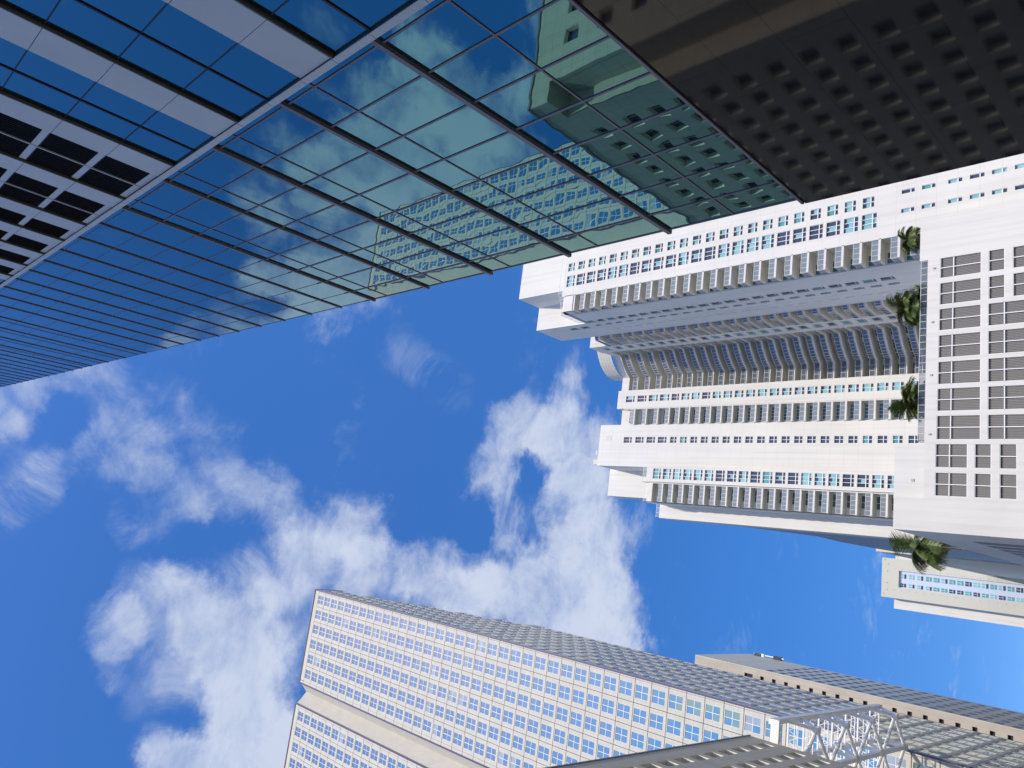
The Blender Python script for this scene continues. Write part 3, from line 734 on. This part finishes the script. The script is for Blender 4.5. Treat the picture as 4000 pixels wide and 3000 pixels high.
# --- balconies
def balcony(outline, z, thick=.34, railh=1.12, inset=.12, glass='rail_glass'):
    """outline: list of outer edge points (wall to wall); closes along the wall"""
    a = MB(); pts = outline[0]; back = outline[1]
    a.prism(pts + back, z - thick, z, 0)
    ring = pts + back; ar = sum(ring[k][0] * ring[(k + 1) % len(ring)][1] - ring[(k + 1) % len(ring)][0] * ring[k][1] for k in range(len(ring)))
    a.m[-1] = 1   # the underside is the last face of the prism
    r = MB()
    for p, q in zip(pts[:-1], pts[1:]):
        P, Q = Vector((*p, 0)), Vector((*q, 0))
        if (Q - P).length < .3: continue
        d = (Q - P).normalized(); n = Vector((-d.y, d.x, 0)) * inset
        if outline[2]: n = -n
        P, Q = P + n, Q + n; Ln = (Q - P).length
        r.poly([(P.x, P.y, z + .1), (Q.x, Q.y, z + .1), (Q.x, Q.y, z + railh - .05), (P.x, P.y, z + railh - .05)], 1)
        r.bar((P.x, P.y, z + railh), (Q.x, Q.y, z + railh), .07, .07, 0); r.bar((P.x, P.y, z + .06), (Q.x, Q.y, z + .06), .05, .05, 0)
        k = max(2, int(Ln / .95))
        for i in range(k + 1):
            c = P + d * Ln * i / k; r.bar((c.x, c.y, z), (c.x, c.y, z + railh), .06, .06, 0)
    return a, r
def stack(name, outline, levels, parent, glassm='rail_glass', limit=100, thick=.34):
    a, r = balcony(outline, 0, thick); org = (outline[0][0][0], outline[0][0][1], 0)
    me = a.mesh(name, ['white_plain', 'soffit'], org); mr = r.mesh('balcony_rail', ['rail_metal', glassm], org)
    for z in levels:
        o = inst(name, me, parent, (org[0], org[1], z)); inst('balcony_rail', mr, o, (org[0], org[1], z))
RB = LR[0:25]
stack('corner_balcony', ([(56.7, 122.5), (52.8, 122.5), (52.8, 124.8)], [(56.7, 124.8)], True), RB, co)
b = MB(); b.box(52.8, 56.7, 124.8, 124.95, GZ, 116.0, 0); b.box(56.55, 56.7, 122.5, 124.8, GZ, 117, 0); b.build('balcony_back_wall', ['white_cream'], co)
P3 = MB(); P3.box(0, 1.9, 0, .05, 0, 2.35, 0); P3.box(.8, .9, -.03, .05, 0, 2.35, 1)
many(({'d': (P3, None)}, [((52.95, 124.76, z + .05), 'd') for z in RB]), co, 'balcony_door', ['balcony_glass', 'white_frame'])
# --- left-looking side wall of the right wing (x = 52.8), in shade
hs = []; swin = []
for z in LR[2:25]:
    hs.append((130.2, 131.8, z + .35, z + 2.75)); swin.append((130.2, z + .35, 1.6, 2.4))
    hs.append((133.4, 134.3, z + .45, z + 2.4)); swin.append((133.4, z + .45, .9, 1.95))
    hs.append((137.4, 137.62, z + .45, z + 2.3)); swin.append((137.4, z + .45, .22, 1.85))
for z in (117.6, 121.2):
    hs.append((133.6, 135.1, z + .3, z + 2.9)); swin.append((133.6, z + .3, 1.5, 2.6))
b = MB(); wall_with_holes(b, 'x', 52.8, 124.8, 141.4, GZ, 116.4, [h for h in hs if h[3] < 116.4], .3, 0, sgn=-1)
wall_with_holes(b, 'x', 52.8, 131.6, 141.4, 116.4, 133.4, [h for h in hs if h[2] > 116.4], .3, 0, sgn=-1)
b.box(53.15, 58, 125, 141.3, GZ, 115.9); b.box(52.81, 60, 141.25, 141.4, GZ, 133.4)
b.build('side_wall', ['white_plain'], co)
prs = {}; its = []
for (y, z, wy, hz) in swin:
    k = (wy, hz, random.randint(0, 3))
    if k not in prs:
        a = MB(); rnd = random.Random(hash(k)); mm = rnd.choice((1, 2, 2, 2))
        a.poly([(0, 0, 0), (0, 0, hz * .28), (0, wy, hz * .28), (0, wy, 0)], 2); a.poly([(0, 0, hz * .28), (0, 0, hz), (0, wy, hz), (0, wy, hz * .28)], mm)
        if wy > .5:
            a.box(-.08, -.01, 0, wy, hz * .26, hz * .30, 3)
            a.box(-.08, -.012, wy * .48, wy * .52, 0, hz * .26, 3)
        prs[k] = (a, None)
    its.append(((53.08, y, z), k))
many((prs, its), co, 'side_window', wmat)
# penthouse blocks of the right wing
b = MB(); b.box(58.8, 92, 124.0, 131.6, RT, 133.3); b.build('penthouse', ['white_plain'], co)
b = MB(); b.box(53.1, 80, 131.62, 141.3, 116, 133.4); b.poly([(52.8, 131.6, 116.4), (53.1, 131.6, 116.4), (53.1, 131.6, 133.4), (52.8, 131.6, 133.4)]); b.build('penthouse', ['white_plain'], co)
# --- shaded balconies e, on the side
stack('side_balcony', ([(52.8, 141.4), (52.0, 141.9), (52.0, 147.2), (52.7, 149.2)], [(55.4, 149.2), (55.4, 141.4)], False), [z for z in LM[1:28]], co, 'rail_clear')
b = MB(); b.box(55.4, 60, 141.3, 149.3, GZ, 128.2); b.build('recess_wall', ['white_cream'], co)
b = MB(); b.box(55.33, 55.4, 143.2, 147.8, GZ + 5, 126); b.build('recess_glazing', ['balcony_glass'], co)
# --- strip with windows
hs = []; sw = []
for z in LM[1:29]:
    hs.append((150.4, 152.9, z + .45, z + 2.3)); sw.append((150.4, z + .45))
b = MB(); wall_with_holes(b, 'x', 52.7, 149.2, 154.6, GZ, 130.2, hs, .3, 0, sgn=-1); b.box(53.05, 58, 149.3, 154.5, GZ, 130); b.box(52.71, 58, 149.2, 149.29, GZ, 130.2); b.box(52.71, 58, 154.52, 154.6, GZ, 130.2)
b.build('window_strip_wall', ['white_plain'], co)
prs = {}; its = []
for (y, z) in sw:
    k = random.randint(0, 3)
    if k not in prs:
        a = MB(); mm = (1, 2, 1, 2)[k]
        a.poly([(0, 0, 0), (0, 0, .5), (0, 2.5, .5), (0, 2.5, 0)], 2); a.poly([(0, 0, .5), (0, 0, 1.85), (0, 2.5, 1.85), (0, 2.5, .5)], mm)
        a.box(-.08, -.01, 0, 2.5, .46, .54, 3); a.box(-.08, -.012, .8, .87, 0, 1.85, 3); prs[k] = (a, None)
    its.append(((52.98, y, z), k))
many((prs, its), co, 'strip_window', wmat)
# --- curved corner balconies
outc = [(52.7, 154.6), (53.0, 159.0), (51.6, 160.1), (50.3, 161.1), (49.2, 162.2), (48.4, 163.3), (47.9, YM), (44.3, YM)]
backc = [(44.3, 167.0), (48.6, 167.0), (49.6, 165.4), (50.9, 164.0), (52.3, 162.7), (54.2, 161.6), (56.0, 159.4), (56.0, 154.6)]
stack('curved_balcony', (outc, backc, False), LM[1:29], co, 'rail_clear')
b = MB(); wp = backc
for p, q in zip(wp[:-1], wp[1:]): b.poly([(p[0], p[1], GZ), (q[0], q[1], GZ), (q[0], q[1], 129), (p[0], p[1], 129)])
b.build('curved_wall', ['white_cream'], co)
def lerp(p, q, t): return (p[0] + (q[0] - p[0]) * t, p[1] + (q[1] - p[1]) * t)
gp = MB(); segl = [(backc[0], backc[1], .12, .75), (backc[1], backc[2], .1, .95), (backc[2], backc[3], .0, 1), (backc[3], backc[4], .0, .7), (backc[4], backc[5], .2, .95), (backc[5], backc[6], .1, .9), (backc[6], backc[7], .1, .8)]
for p, q, t0, t1 in segl:
    a, c = lerp(p, q, t0), lerp(p, q, t1); nx, ny = -(c[1] - a[1]), (c[0] - a[0]); ln = sqrt(nx * nx + ny * ny); nx, ny = -nx / ln * -.06, -ny / ln * -.06
    a = (a[0] - .05, a[1] - .06); c = (c[0] - .05, c[1] - .06)
    gp.poly([(a[0], a[1], .05), (c[0], c[1], .05), (c[0], c[1], 2.45), (a[0], a[1], 2.45)], 0)
    for t in (0, .5, 1):
        e = lerp(a, c, t); gp.bar((e[0] - .02, e[1] - .03, .05), (e[0] - .02, e[1] - .03, 2.45), .09, .09, 1)
me = gp.mesh('curved_glazing', ['balcony_glass', 'white_frame'], (48, 165, 0))
for z in LM[1:29]: inst('curved_glazing', me, co, (48, 165, z))
# roof fascia and tall curved screen over the curve
b = MB(); outf = [(x, y) for x, y in outc]; b.prism(outf + backc, 127.4, 129.8); b.build('roof_fascia', ['white_plain'], co)
b = MB(); crv = [(55.1, 154.0), (55.0, 155.7), (54.2, 156.3), (53.3, 156.8), (52.1, 157.5), (50.9, 158.3), (50.2, 158.9), (49.6, 159.6), (49.1, 160.2), (48.6, 161.0), (48.1, 162.0), (47.8, 163.2), (47.65, 164.6), (47.7, 166.1), (48.2, 167.7), (48.9, 169.2)]
for p, q in zip(crv[:-1], crv[1:]):
    for j in range(5):
        z0 = 129.6 + j * .9; b.poly([(p[0] + .3, p[1] + .4, z0), (q[0] + .3, q[1] + .4, z0), (q[0] + .3, q[1] + .4, z0 + .84), (p[0] + .3, p[1] + .4, z0 + .84)], 0)
        b.poly([(p[0] + .36, p[1] + .46, z0 + .74), (q[0] + .36, q[1] + .46, z0 + .74), (q[0] + .36, q[1] + .46, z0 + .95), (p[0] + .36, p[1] + .46, z0 + .95)], 1)
    b.bar((p[0] + .45, p[1] + .55, 129.5), (p[0] + .45, p[1] + .55, 134), .12, .12, 1)
b.build('roof_screen', ['far_white', 'grey_frame'], co)
# --- g: lit window strip
hs = []; ws = []
for i, z in enumerate(LM[1:29]):
    tall = z > 112; hh = 2.9 if tall else 2.3
    hs.append((40.95, 42.7, z + .25, z + .25 + hh)); ws.append((40.95, YM, z + .25, 1.75, hh - .76, .62, 2))
b = MB(); wall_with_holes(b, 'y', YM, 39.2, 44.3, GZ, 130.8, hs, .3); b.box(39.2, 44.3, YM + .35, 172, GZ, 130.7); b.build('window_bay_wall', ['white'], co)
window_set('two_pane_window', ws)
# --- h: balconies
stack('recessed_balcony', ([(39.2, YM + .05), (34.8, YM + .05)], [(34.8, YM + 1.5), (39.2, YM + 1.5)], True), LM[1:29], co)
b = MB(); b.box(34.8, 39.2, YM + 1.5, 172, GZ, 130); b.box(38.95, 39.2, YM + .1, YM + 1.5, GZ, 128.5); b.build('balcony_back_wall', ['white_cream'], co)
P3 = MB(); P3.box(0, 3.3, 0, .05, 0, 2.4, 0); 
for xx in (.0, .8, 1.6, 2.4, 3.2): P3.box(xx, xx + .08, -.03, .05, 0, 2.4, 1)
many(({'d': (P3, None)}, [((35.3, YM + 1.45, z + .05), 'd') for z in LM[1:29]]), co, 'balcony_door', ['balcony_glass', 'white_frame'])
# --- i: big plain wall with four-pane windows
YI = 165.0
hs = []; ws = []
for i, z in enumerate(LM[3:29]):
    hh = 2.7 if z > 112 else 1.95
    hs.append((29.75, 31.4, z + .45, z + .45 + hh)); ws.append((29.75, YI, z + .45, 1.65, hh - .86, .72, 2))
b = MB(); wall_with_holes(b, 'y', YI, 23.3, 34.8, GZ, 136.5, hs, .3); b.box(23.3, 34.8, YI + .35, 173.9, GZ, 136.4); b.poly([(23.3, YI, GZ), (23.3, YI + .4, GZ), (23.3, YI + .4, 136.5), (23.3, YI, 136.5)][::-1])
b.poly([(34.8, YI, GZ), (34.8, YI + .4, GZ), (34.8, YI + .4, 136.5), (34.8, YI, 136.5)]); b.box(30.4, 31.8, YI - .03, YI, 132.2, 134.2, 1); b.build('main_wall', ['white', 'grey_frame'], co)
window_set('four_pane_window', ws)
b = MB(); b.box(23.6, 25.0, YI + .3, YI + 1.5, 136.5, 138.1); b.box(26.3, 27.6, YI + .3, YI + .8, 136.9, 137.5); b.build('roof_box', ['grey_frame'], co)
b = MB(); b.box(15.9, 23.7, 174.0, 180, 117, 138.8); b.build('penthouse', ['white_plain'], co)
# --- j: left bay with three-pane windows
YJ = 163.6
hs = []; ws = []
for i, z in enumerate(LM[6:26]):
    b0 = z - .35 - 2.4 + 3.05
    if b0 > 116.5: continue
    hs.append((20.1, 22.8, b0, b0 + 2.4)); ws.append((20.1, YJ, b0, 2.7, 1.66, .6, 3))
b = MB(); wall_with_holes(b, 'y', YJ, 19.3, 23.6, GZ, 118.3, hs, .3); b.box(19.3, 23.6, YJ + .35, 171, GZ, 118.2); b.poly([(19.3, YJ, GZ), (19.3, YJ + .4, GZ), (19.3, YJ + .4, 118.3), (19.3, YJ, 118.3)][::-1])
b.poly([(23.6, YJ, GZ), (23.6, YJ + .4, GZ), (23.6, YJ + .4, 118.3), (23.6, YJ, 118.3)]); b.build('window_bay_wall', ['white'], co)
window_set('three_pane_window', ws, limit=40)
rail('roof_rail', [(23.4, YJ + .1), (19.2, YJ + .1), (19.2, YJ + 1.5), (14.2, YM + .6), (14.2, 170)], 118.3, 119.5, co, 'rail_thin', 1.4)
# --- k: balconies
stack('end_balcony', ([(19.3, YM), (14.4, YM)], [(14.4, YM + 1.7), (19.3, YM + 1.7)], True), [z for z in LM[6:26]], co)
b = MB(); b.box(14.4, 19.3, YM + 1.7, 170.9, GZ, 117.0); b.box(19.0, 19.3, YM + .05, YM + 1.7, GZ, 118.2); b.box(14.25, 19.0, YM - .05, YM + 1.7, 114.0 + 2.5, 118.0); b.build('balcony_back_wall', ['white_cream'], co)
P4 = MB(); P4.box(0, 2.6, 0, .05, 0, 2.4, 0); P4.box(1.2, 1.28, -.03, .05, 0, 2.4, 1)
many(({'d': (P4, None)}, [((15.9, YM + 1.64, z + .05), 'd') for z in LM[6:26]]), co, 'balcony_door', ['balcony_glass', 'white_frame'])
# end wall going back (shade), slits
hs = [(168.6, 169.0, z + .9, z + 2.6) for z in LM[6:26]]
b = MB(); wall_with_holes(b, 'x', 14.2, YM + 1.6, 172.3, GZ, 118.3, hs, .25, sgn=-1); b.box(14.5, 23.2, 171.1, 173.9, GZ, 118.2)
b.build('end_wall', ['white_plain'], co)
b = MB(); wall_with_holes(b, 'y', 172.3, 10.75, 14.9, GZ, 119.3, [], .2); b.box(10.75, 14.6, 172.35, 178, GZ, 119.2); b.build('rear_wing_wall', ['white_plain'], co)
rail('roof_rail', [(14.6, 172.4), (10.85, 172.4), (10.85, 178)], 119.3, 120.4, co, 'rail_thin', 1.2)
b = MB(); 
prof = [(178.0, 112), (184, 100), (190, 94), (197, 87), (213, 88), (229, 85.8), (240, 83)]
for (y0, z0), (y1, z1) in zip(prof[:-1], prof[1:]):
    b.poly([(11.0, y0, GZ), (11.0, y0, z0), (11.0, y1, z1), (11.0, y1, GZ)]); b.poly([(11.0, y0, z0), (30, y0, z0), (30, y1, z1), (11.0, y1, z1)])
b.poly([(11.0, 178.0, GZ), (30, 178.0, GZ), (30, 178.0, 112), (11.0, 178.0, 112)]); b.poly([(11.0, 240, GZ), (11, 240, 83), (30, 240, 83), (30, 240, GZ)]); b.build('rear_wing', ['far_side'], co)

# ================================================================== PARKING PODIUM
YP = 119.0
po = thing('podium', 'white podium with grey louvre panels and a planted deck at the foot of the condominium', 'podium', (35, 140, GZ))
lou = []
def LV(xa, xb, za, zb): lou.append((xb * YP, xa * YP, zb * YP, za * YP))
rowx = [(.4203, .3932), (.3871, .3575), (.3540, .3243), (.3203, .2905), (.2840, .2560), (.2499, .2215), (.2205, .1855)]
# rows measured on the photograph: tops and bottoms of each louvre panel
rx = [(.4205, .3930), (.3866, .3574), (.3522, .3235), (.3175, .2880), (.2832, .2540), (.2490, .2202), (.2148, .1850)]
for i, (a, c) in enumerate(rx):
    LV(a, c, .3003 + .0002 * i, .2545)
    if i < 2: LV(a, c, .2464, .2296); LV(a, c, .2211, .15); 
    else: LV(a, c, .2470, .2000); LV(a, c, .1920, .14)
for a, c in ((.1799, .1508), (.1450, .1164)):
    LV(a, c, .3022, .2678); LV(a, c, .2602, .2433); LV(a, c, .2349, .2180); LV(a, c, .21, .14)
b = MB(); ZP = .3148 * YP
wall_with_holes(b, 'y', YP, .1123 * YP, .478 * YP, GZ, ZP, lou, .35)
b.poly([(.4789 * YP, YP, ZP), (.4203 * YP, YP, ZP), (.4203 * YP, YP, .3248 * YP), (.4789 * YP, YP, .3248 * YP)][::-1])
b.box(.4203 * YP, .4789 * YP, YP + .01, 121.6, ZP, .3246 * YP); b.box(.478 * YP, .4789 * YP, YP + .002, 122.4, GZ, ZP)
wall_with_holes(b, 'y', YP, .0733 * YP, .1123 * YP, GZ, .3487 * YP, [], .3)
b.box(.0733 * YP + .01, .1123 * YP, YP + .02, 132, ZP - 2, .3485 * YP)
b.box(.1123 * YP + .01, .1825 * YP, 121.0, 133, ZP - 2, .349 * 121.0)
b.box(.0733 * YP + .02, .4785 * YP, YP + .4, 121.9, GZ, ZP - .9); b.box(.0733 * YP + .02, 56, 121.9, 163.4, GZ, ZP - .9); b.box(8.74, 14, 163.4, 200, GZ, ZP - .9)
b.box(.0733 * YP, .0733 * YP + .4, YP + .01, 200, GZ, .3487 * YP)
b.build('wall', ['white_plain'], po)
for h in lou:
    b = MB(); x0, x1, z0, z1 = h; z0 = max(z0, GZ + .2)
    b.poly([(x0, YP + .33, z0), (x1, YP + .33, z0), (x1, YP + .33, z1), (x0, YP + .33, z1)], 0)
    n = int((x1 - x0) / .22)
    for j in range(n):
        xx = x0 + (x1 - x0) * (j + .2) / n
        b.box(xx, xx + .15, YP + .24, YP + .28, z0, z1, 0)
    fr_ = MB(); xm = (x0 + x1) / 2; fr_.box(xm - .06, xm + .06, YP + .03, YP + .12, z0, z1)
    if z1 - z0 > 2.8:
        zm = z1 - (1.8 if z1 > 30 else 2.0); fr_.box(x0, xm - .06, YP + .03, YP + .11, zm - .06, zm + .06); fr_.box(xm + .06, x1, YP + .03, YP + .11, zm - .06, zm + .06)
    for (xa, xb) in ((x0, x0 + .06), (x1 - .06, x1)): fr_.box(xa, xb, YP + .03, YP + .10, z0, z1)
    fr_.box(x0, x1, YP + .04, YP + .09, z1 - .08, z1 - .01); fr_.box(x0, x1, YP + .04, YP + .09, z0 + .01, z0 + .08)
    o = b.build('louvre_panel', ['louvre_grey'], po); fr_.build('louvre_frame', ['white_frame'], o)
for (a, c) in ((.4075, .3075), (.3355, .3085), (.2665, .3087), (.1915, .3092)):
    b = MB(); b.box(a * YP - .12, a * YP + .12, YP - .16, YP - .003, c * YP - .14, c * YP + .14); b.build('wall_light', ['grey_frame'], po)
b = MB(); b.box(16.05, 16.45, 120.9, 120.99, 39.4, 39.8); b.build('wall_light', ['grey_frame'], po)
b = MB()
for k in range(9): b.box(8.69, 8.73, 132 + 7 * k, 136.5 + 7 * k, 24, 34.5)
b.build('side_louvre', ['louvre_grey'], po)
dr = rail('deck_railing', [(.4195 * YP, YP + .15), (.1835 * YP, YP + .15), (.1835 * YP, YP + 1.6)], ZP, ZP + 1.0, None, 'rail_deck', 1.05)
tag(dr, 'long metal and glass railing along the edge of the podium deck', 'railing')

# ================================================================== FAR WHITE TOWER
YF = 367.0
ft = thing('far_tower', 'distant slim white tower with a recessed strip of turquoise windows beyond the podium', 'apartment tower', (4, 375, GZ))
rec = (.0040 * YF, .0237 * YF, 30.0, .3405 * YF)
b = MB(); wall_with_holes(b, 'y', YF, -.0093 * YF, .0376 * YF, GZ, .3601 * YF, [rec], .9); b.box(-.0093 * YF, rec[0] - .01, YF + .01, YF + 6, GZ, .3600 * YF); b.box(rec[1] + .01, .0376 * YF, YF + .01, YF + 6, GZ, .36 * YF); b.box(rec[0] - .01, rec[1] + .01, YF + 1, YF + 6, GZ, .36 * YF)
b.build('front_slab', ['far_white'], ft)
b = MB(); b.poly([(rec[0], YF + .85, rec[2]), (rec[1], YF + .85, rec[2]), (rec[1], YF + .85, rec[3]), (rec[0], YF + .85, rec[3])]); b.build('recess_panel', ['far_blue'], ft)
prs = {}; its = []
for k in range(31):
    z = .3395 * YF - 3.05 * k - 2.5 - (1.2 * min(k, 3) / 3)
    for xx, ww in ((.0151 * YF, 1.9), (.0049 * YF, 1.6)):
        s_ = random.randint(0, 7); kk = (ww, s_)
        if kk not in prs:
            a = MB(); mm = (0, 0, 1, 2, 2, 0, 1, 0)[s_]
            a.poly([(0, 0, 0), (ww, 0, 0), (ww, 0, 2.4), (0, 0, 2.4)], mm)
            if s_ % 2: a.poly([(0, -.02, .0), (ww, -.02, .0), (ww, -.02, .8), (0, -.02, .8)], 2)
            a.box(0, ww, -.06, -.03, .85, .97, 3); a.box(ww / 2 - .05, ww / 2 + .05, -.06, -.025, .97, 2.4, 3); prs[kk] = (a, None)
        its.append(((xx, YF + .80, z), kk))
many((prs, its), ft, 'window', wmat)
b = MB(); b.box(-.0208 * YF - .3, .0470 * YF, YF + 6, YF + 22, GZ, .345 * (YF + 6)); b.build('rear_block', ['white_plain'], ft)
b = MB()
for k in range(30):
    z = .3450 * YF - 3.05 * k
    if z > 80 or True:
        b.bar((.0258 * YF, YF - .15, z), (.0258 * YF, YF, z), .16, .16); b.bar((.0008 * YF, YF - .15, z), (.0008 * YF, YF, z), .16, .16)
for (x, z) in ((.035, .357), (.0305, .3525), (.0, .3535), (-.005, .357), (.008, .3535), (.022, .3535)): b.bar((x * YF, YF - .15, z * YF), (x * YF, YF, z * YF), .3, .3)
b.build('anchor_stud', ['louvre_grey'], ft)
# ================================================================== LOW SLAB BUILDING IN SHADE BEYOND
ls = thing('slab_building', 'low blue-grey building in shade between the podium and the distant slim tower', 'building', (20, 300, GZ))
b = MB(); b.box(10.9, 35, 246, 440, GZ, 90.5); b.build('wall', ['concrete_side'], ls)
b = MB(); b.box(10.86, 10.895, 250, 436, 84, 87); b.build('band', ['slate_glass'], ls)

# ================================================================== PALMS AND HEDGE
def palm(name, label, x, y, zb, zc, R, nf, seed, droop=1.0, pale=.3, wind=(0, 0)):
    rnd = random.Random(seed); t = thing(name, label, 'palm tree', (x, y, zb), 'palm trees on the podium deck')
    b = MB(); lean = (rnd.uniform(-.3, .3), rnd.uniform(-.3, .3)); n = 8
    for i in range(n):
        a, c = i / n, (i + 1) / n; b.bar((x + lean[0] * a * a, y + lean[1] * a * a, zb + (zc - zb) * a), (x + lean[0] * c * c, y + lean[1] * c * c, zb + (zc - zb) * c), .42 - .12 * a, .42 - .12 * a, 0, n=10)
    b.build('trunk', ['bark'], t)
    f_ = MB()
    for i in range(nf):
        az = 2 * pi * i / nf * 1.618 * 1.0 + rnd.uniform(-.2, .2); el = rnd.uniform(-.35, 1.25); Ln = R * rnd.uniform(.8, 1.15)
        p = Vector((x + lean[0], y + lean[1], zc)); d = Vector((cos(az) * cos(el) + wind[0], sin(az) * cos(el) + wind[1], sin(el))).normalized()
        mi = 1 if rnd.random() < pale else 0; ns_ = 11; st = Ln / ns_
        for s_ in range(ns_):
            q = p + d * st; side = d.cross(Vector((0, 0, 1)))
            if side.length < .05: side = Vector((1, 0, 0))
            side.normalize(); upv = side.cross(d).normalized()
            wl_ = R * .36 * sin(pi * min(1, (s_ + 1.2) / (ns_ + 1))) ** .7
            f_.bar(p, q, .05, .05, 1)
            for sg in (-1, 1):
                for tt_ in (0.0, .33, .66):
                    r0 = p.lerp(q, tt_); tip = r0 + (side * sg * wl_ + d * wl_ * .75 - upv * wl_ * .35 * rnd.uniform(.4, 1.6)) * rnd.uniform(.75, 1.1)
                    wv = d * (.05 + .02 * R / 3); f_.poly([r0 - wv, r0 + wv, tip + wv * .15, tip - wv * .15], mi)
            p = q; d = (d + Vector((wind[0] * .08, wind[1] * .08, -.15 * droop))).normalized()
    f_.build('crown', ['leaf', 'leaf2'], t)
    return t
palm('palm_tree', 'small palm in the shaded corner below the lowest right wing balconies', 54.9, 120.6, 36.8, 41.0, 2.5, 34, 3, 1.3, .15)
palm('palm_tree', 'bushy palm beside the clipped hedge behind the deck railing', 43.4, 121.0, 36.8, 40.8, 3.7, 60, 5, 1.1, .35)
palm('palm_tree', 'upright fan-shaped palm in front of the lit white window bay behind the deck railing', 28.7, 121.2, 36.8, 40.0, 3.5, 52, 8, .7, .3)
palm('palm_tree', 'large wind-blown palm leaning out past the shaded end of the podium', 9.2, 163, 41, 51.8, 6.0, 34, 12, 1.5, .12, (-.35, 0))
h = MB(); rnd = random.Random(4)
for i in range(5200):
    x = rnd.uniform(42.3, 47.0); y = rnd.uniform(120.6, 122.2); z = rnd.uniform(36.8, 39.3 + .35 * sin(x * 2.3) + (.35 if x > 44.6 else -.2)); s_ = rnd.uniform(.06, .15)
    n_ = Vector((rnd.gauss(0, 1), rnd.gauss(0, 1), rnd.gauss(0, 1))).normalized(); a = n_.orthogonal().normalized() * s_; c = n_.cross(a)
    p = Vector((x, y, z)); h.poly([p - a, p - c * .6, p + a, p + c * .6])
h.box(42.6, 46.7, 120.8, 122.0, 36.8, 38.9)
hd = h.build('hedge', ['hedge'], None, org=(44.6, 121.4, 36.8)); tag(hd, 'clipped green hedge behind the deck railing beside the bushy palm', 'hedge')
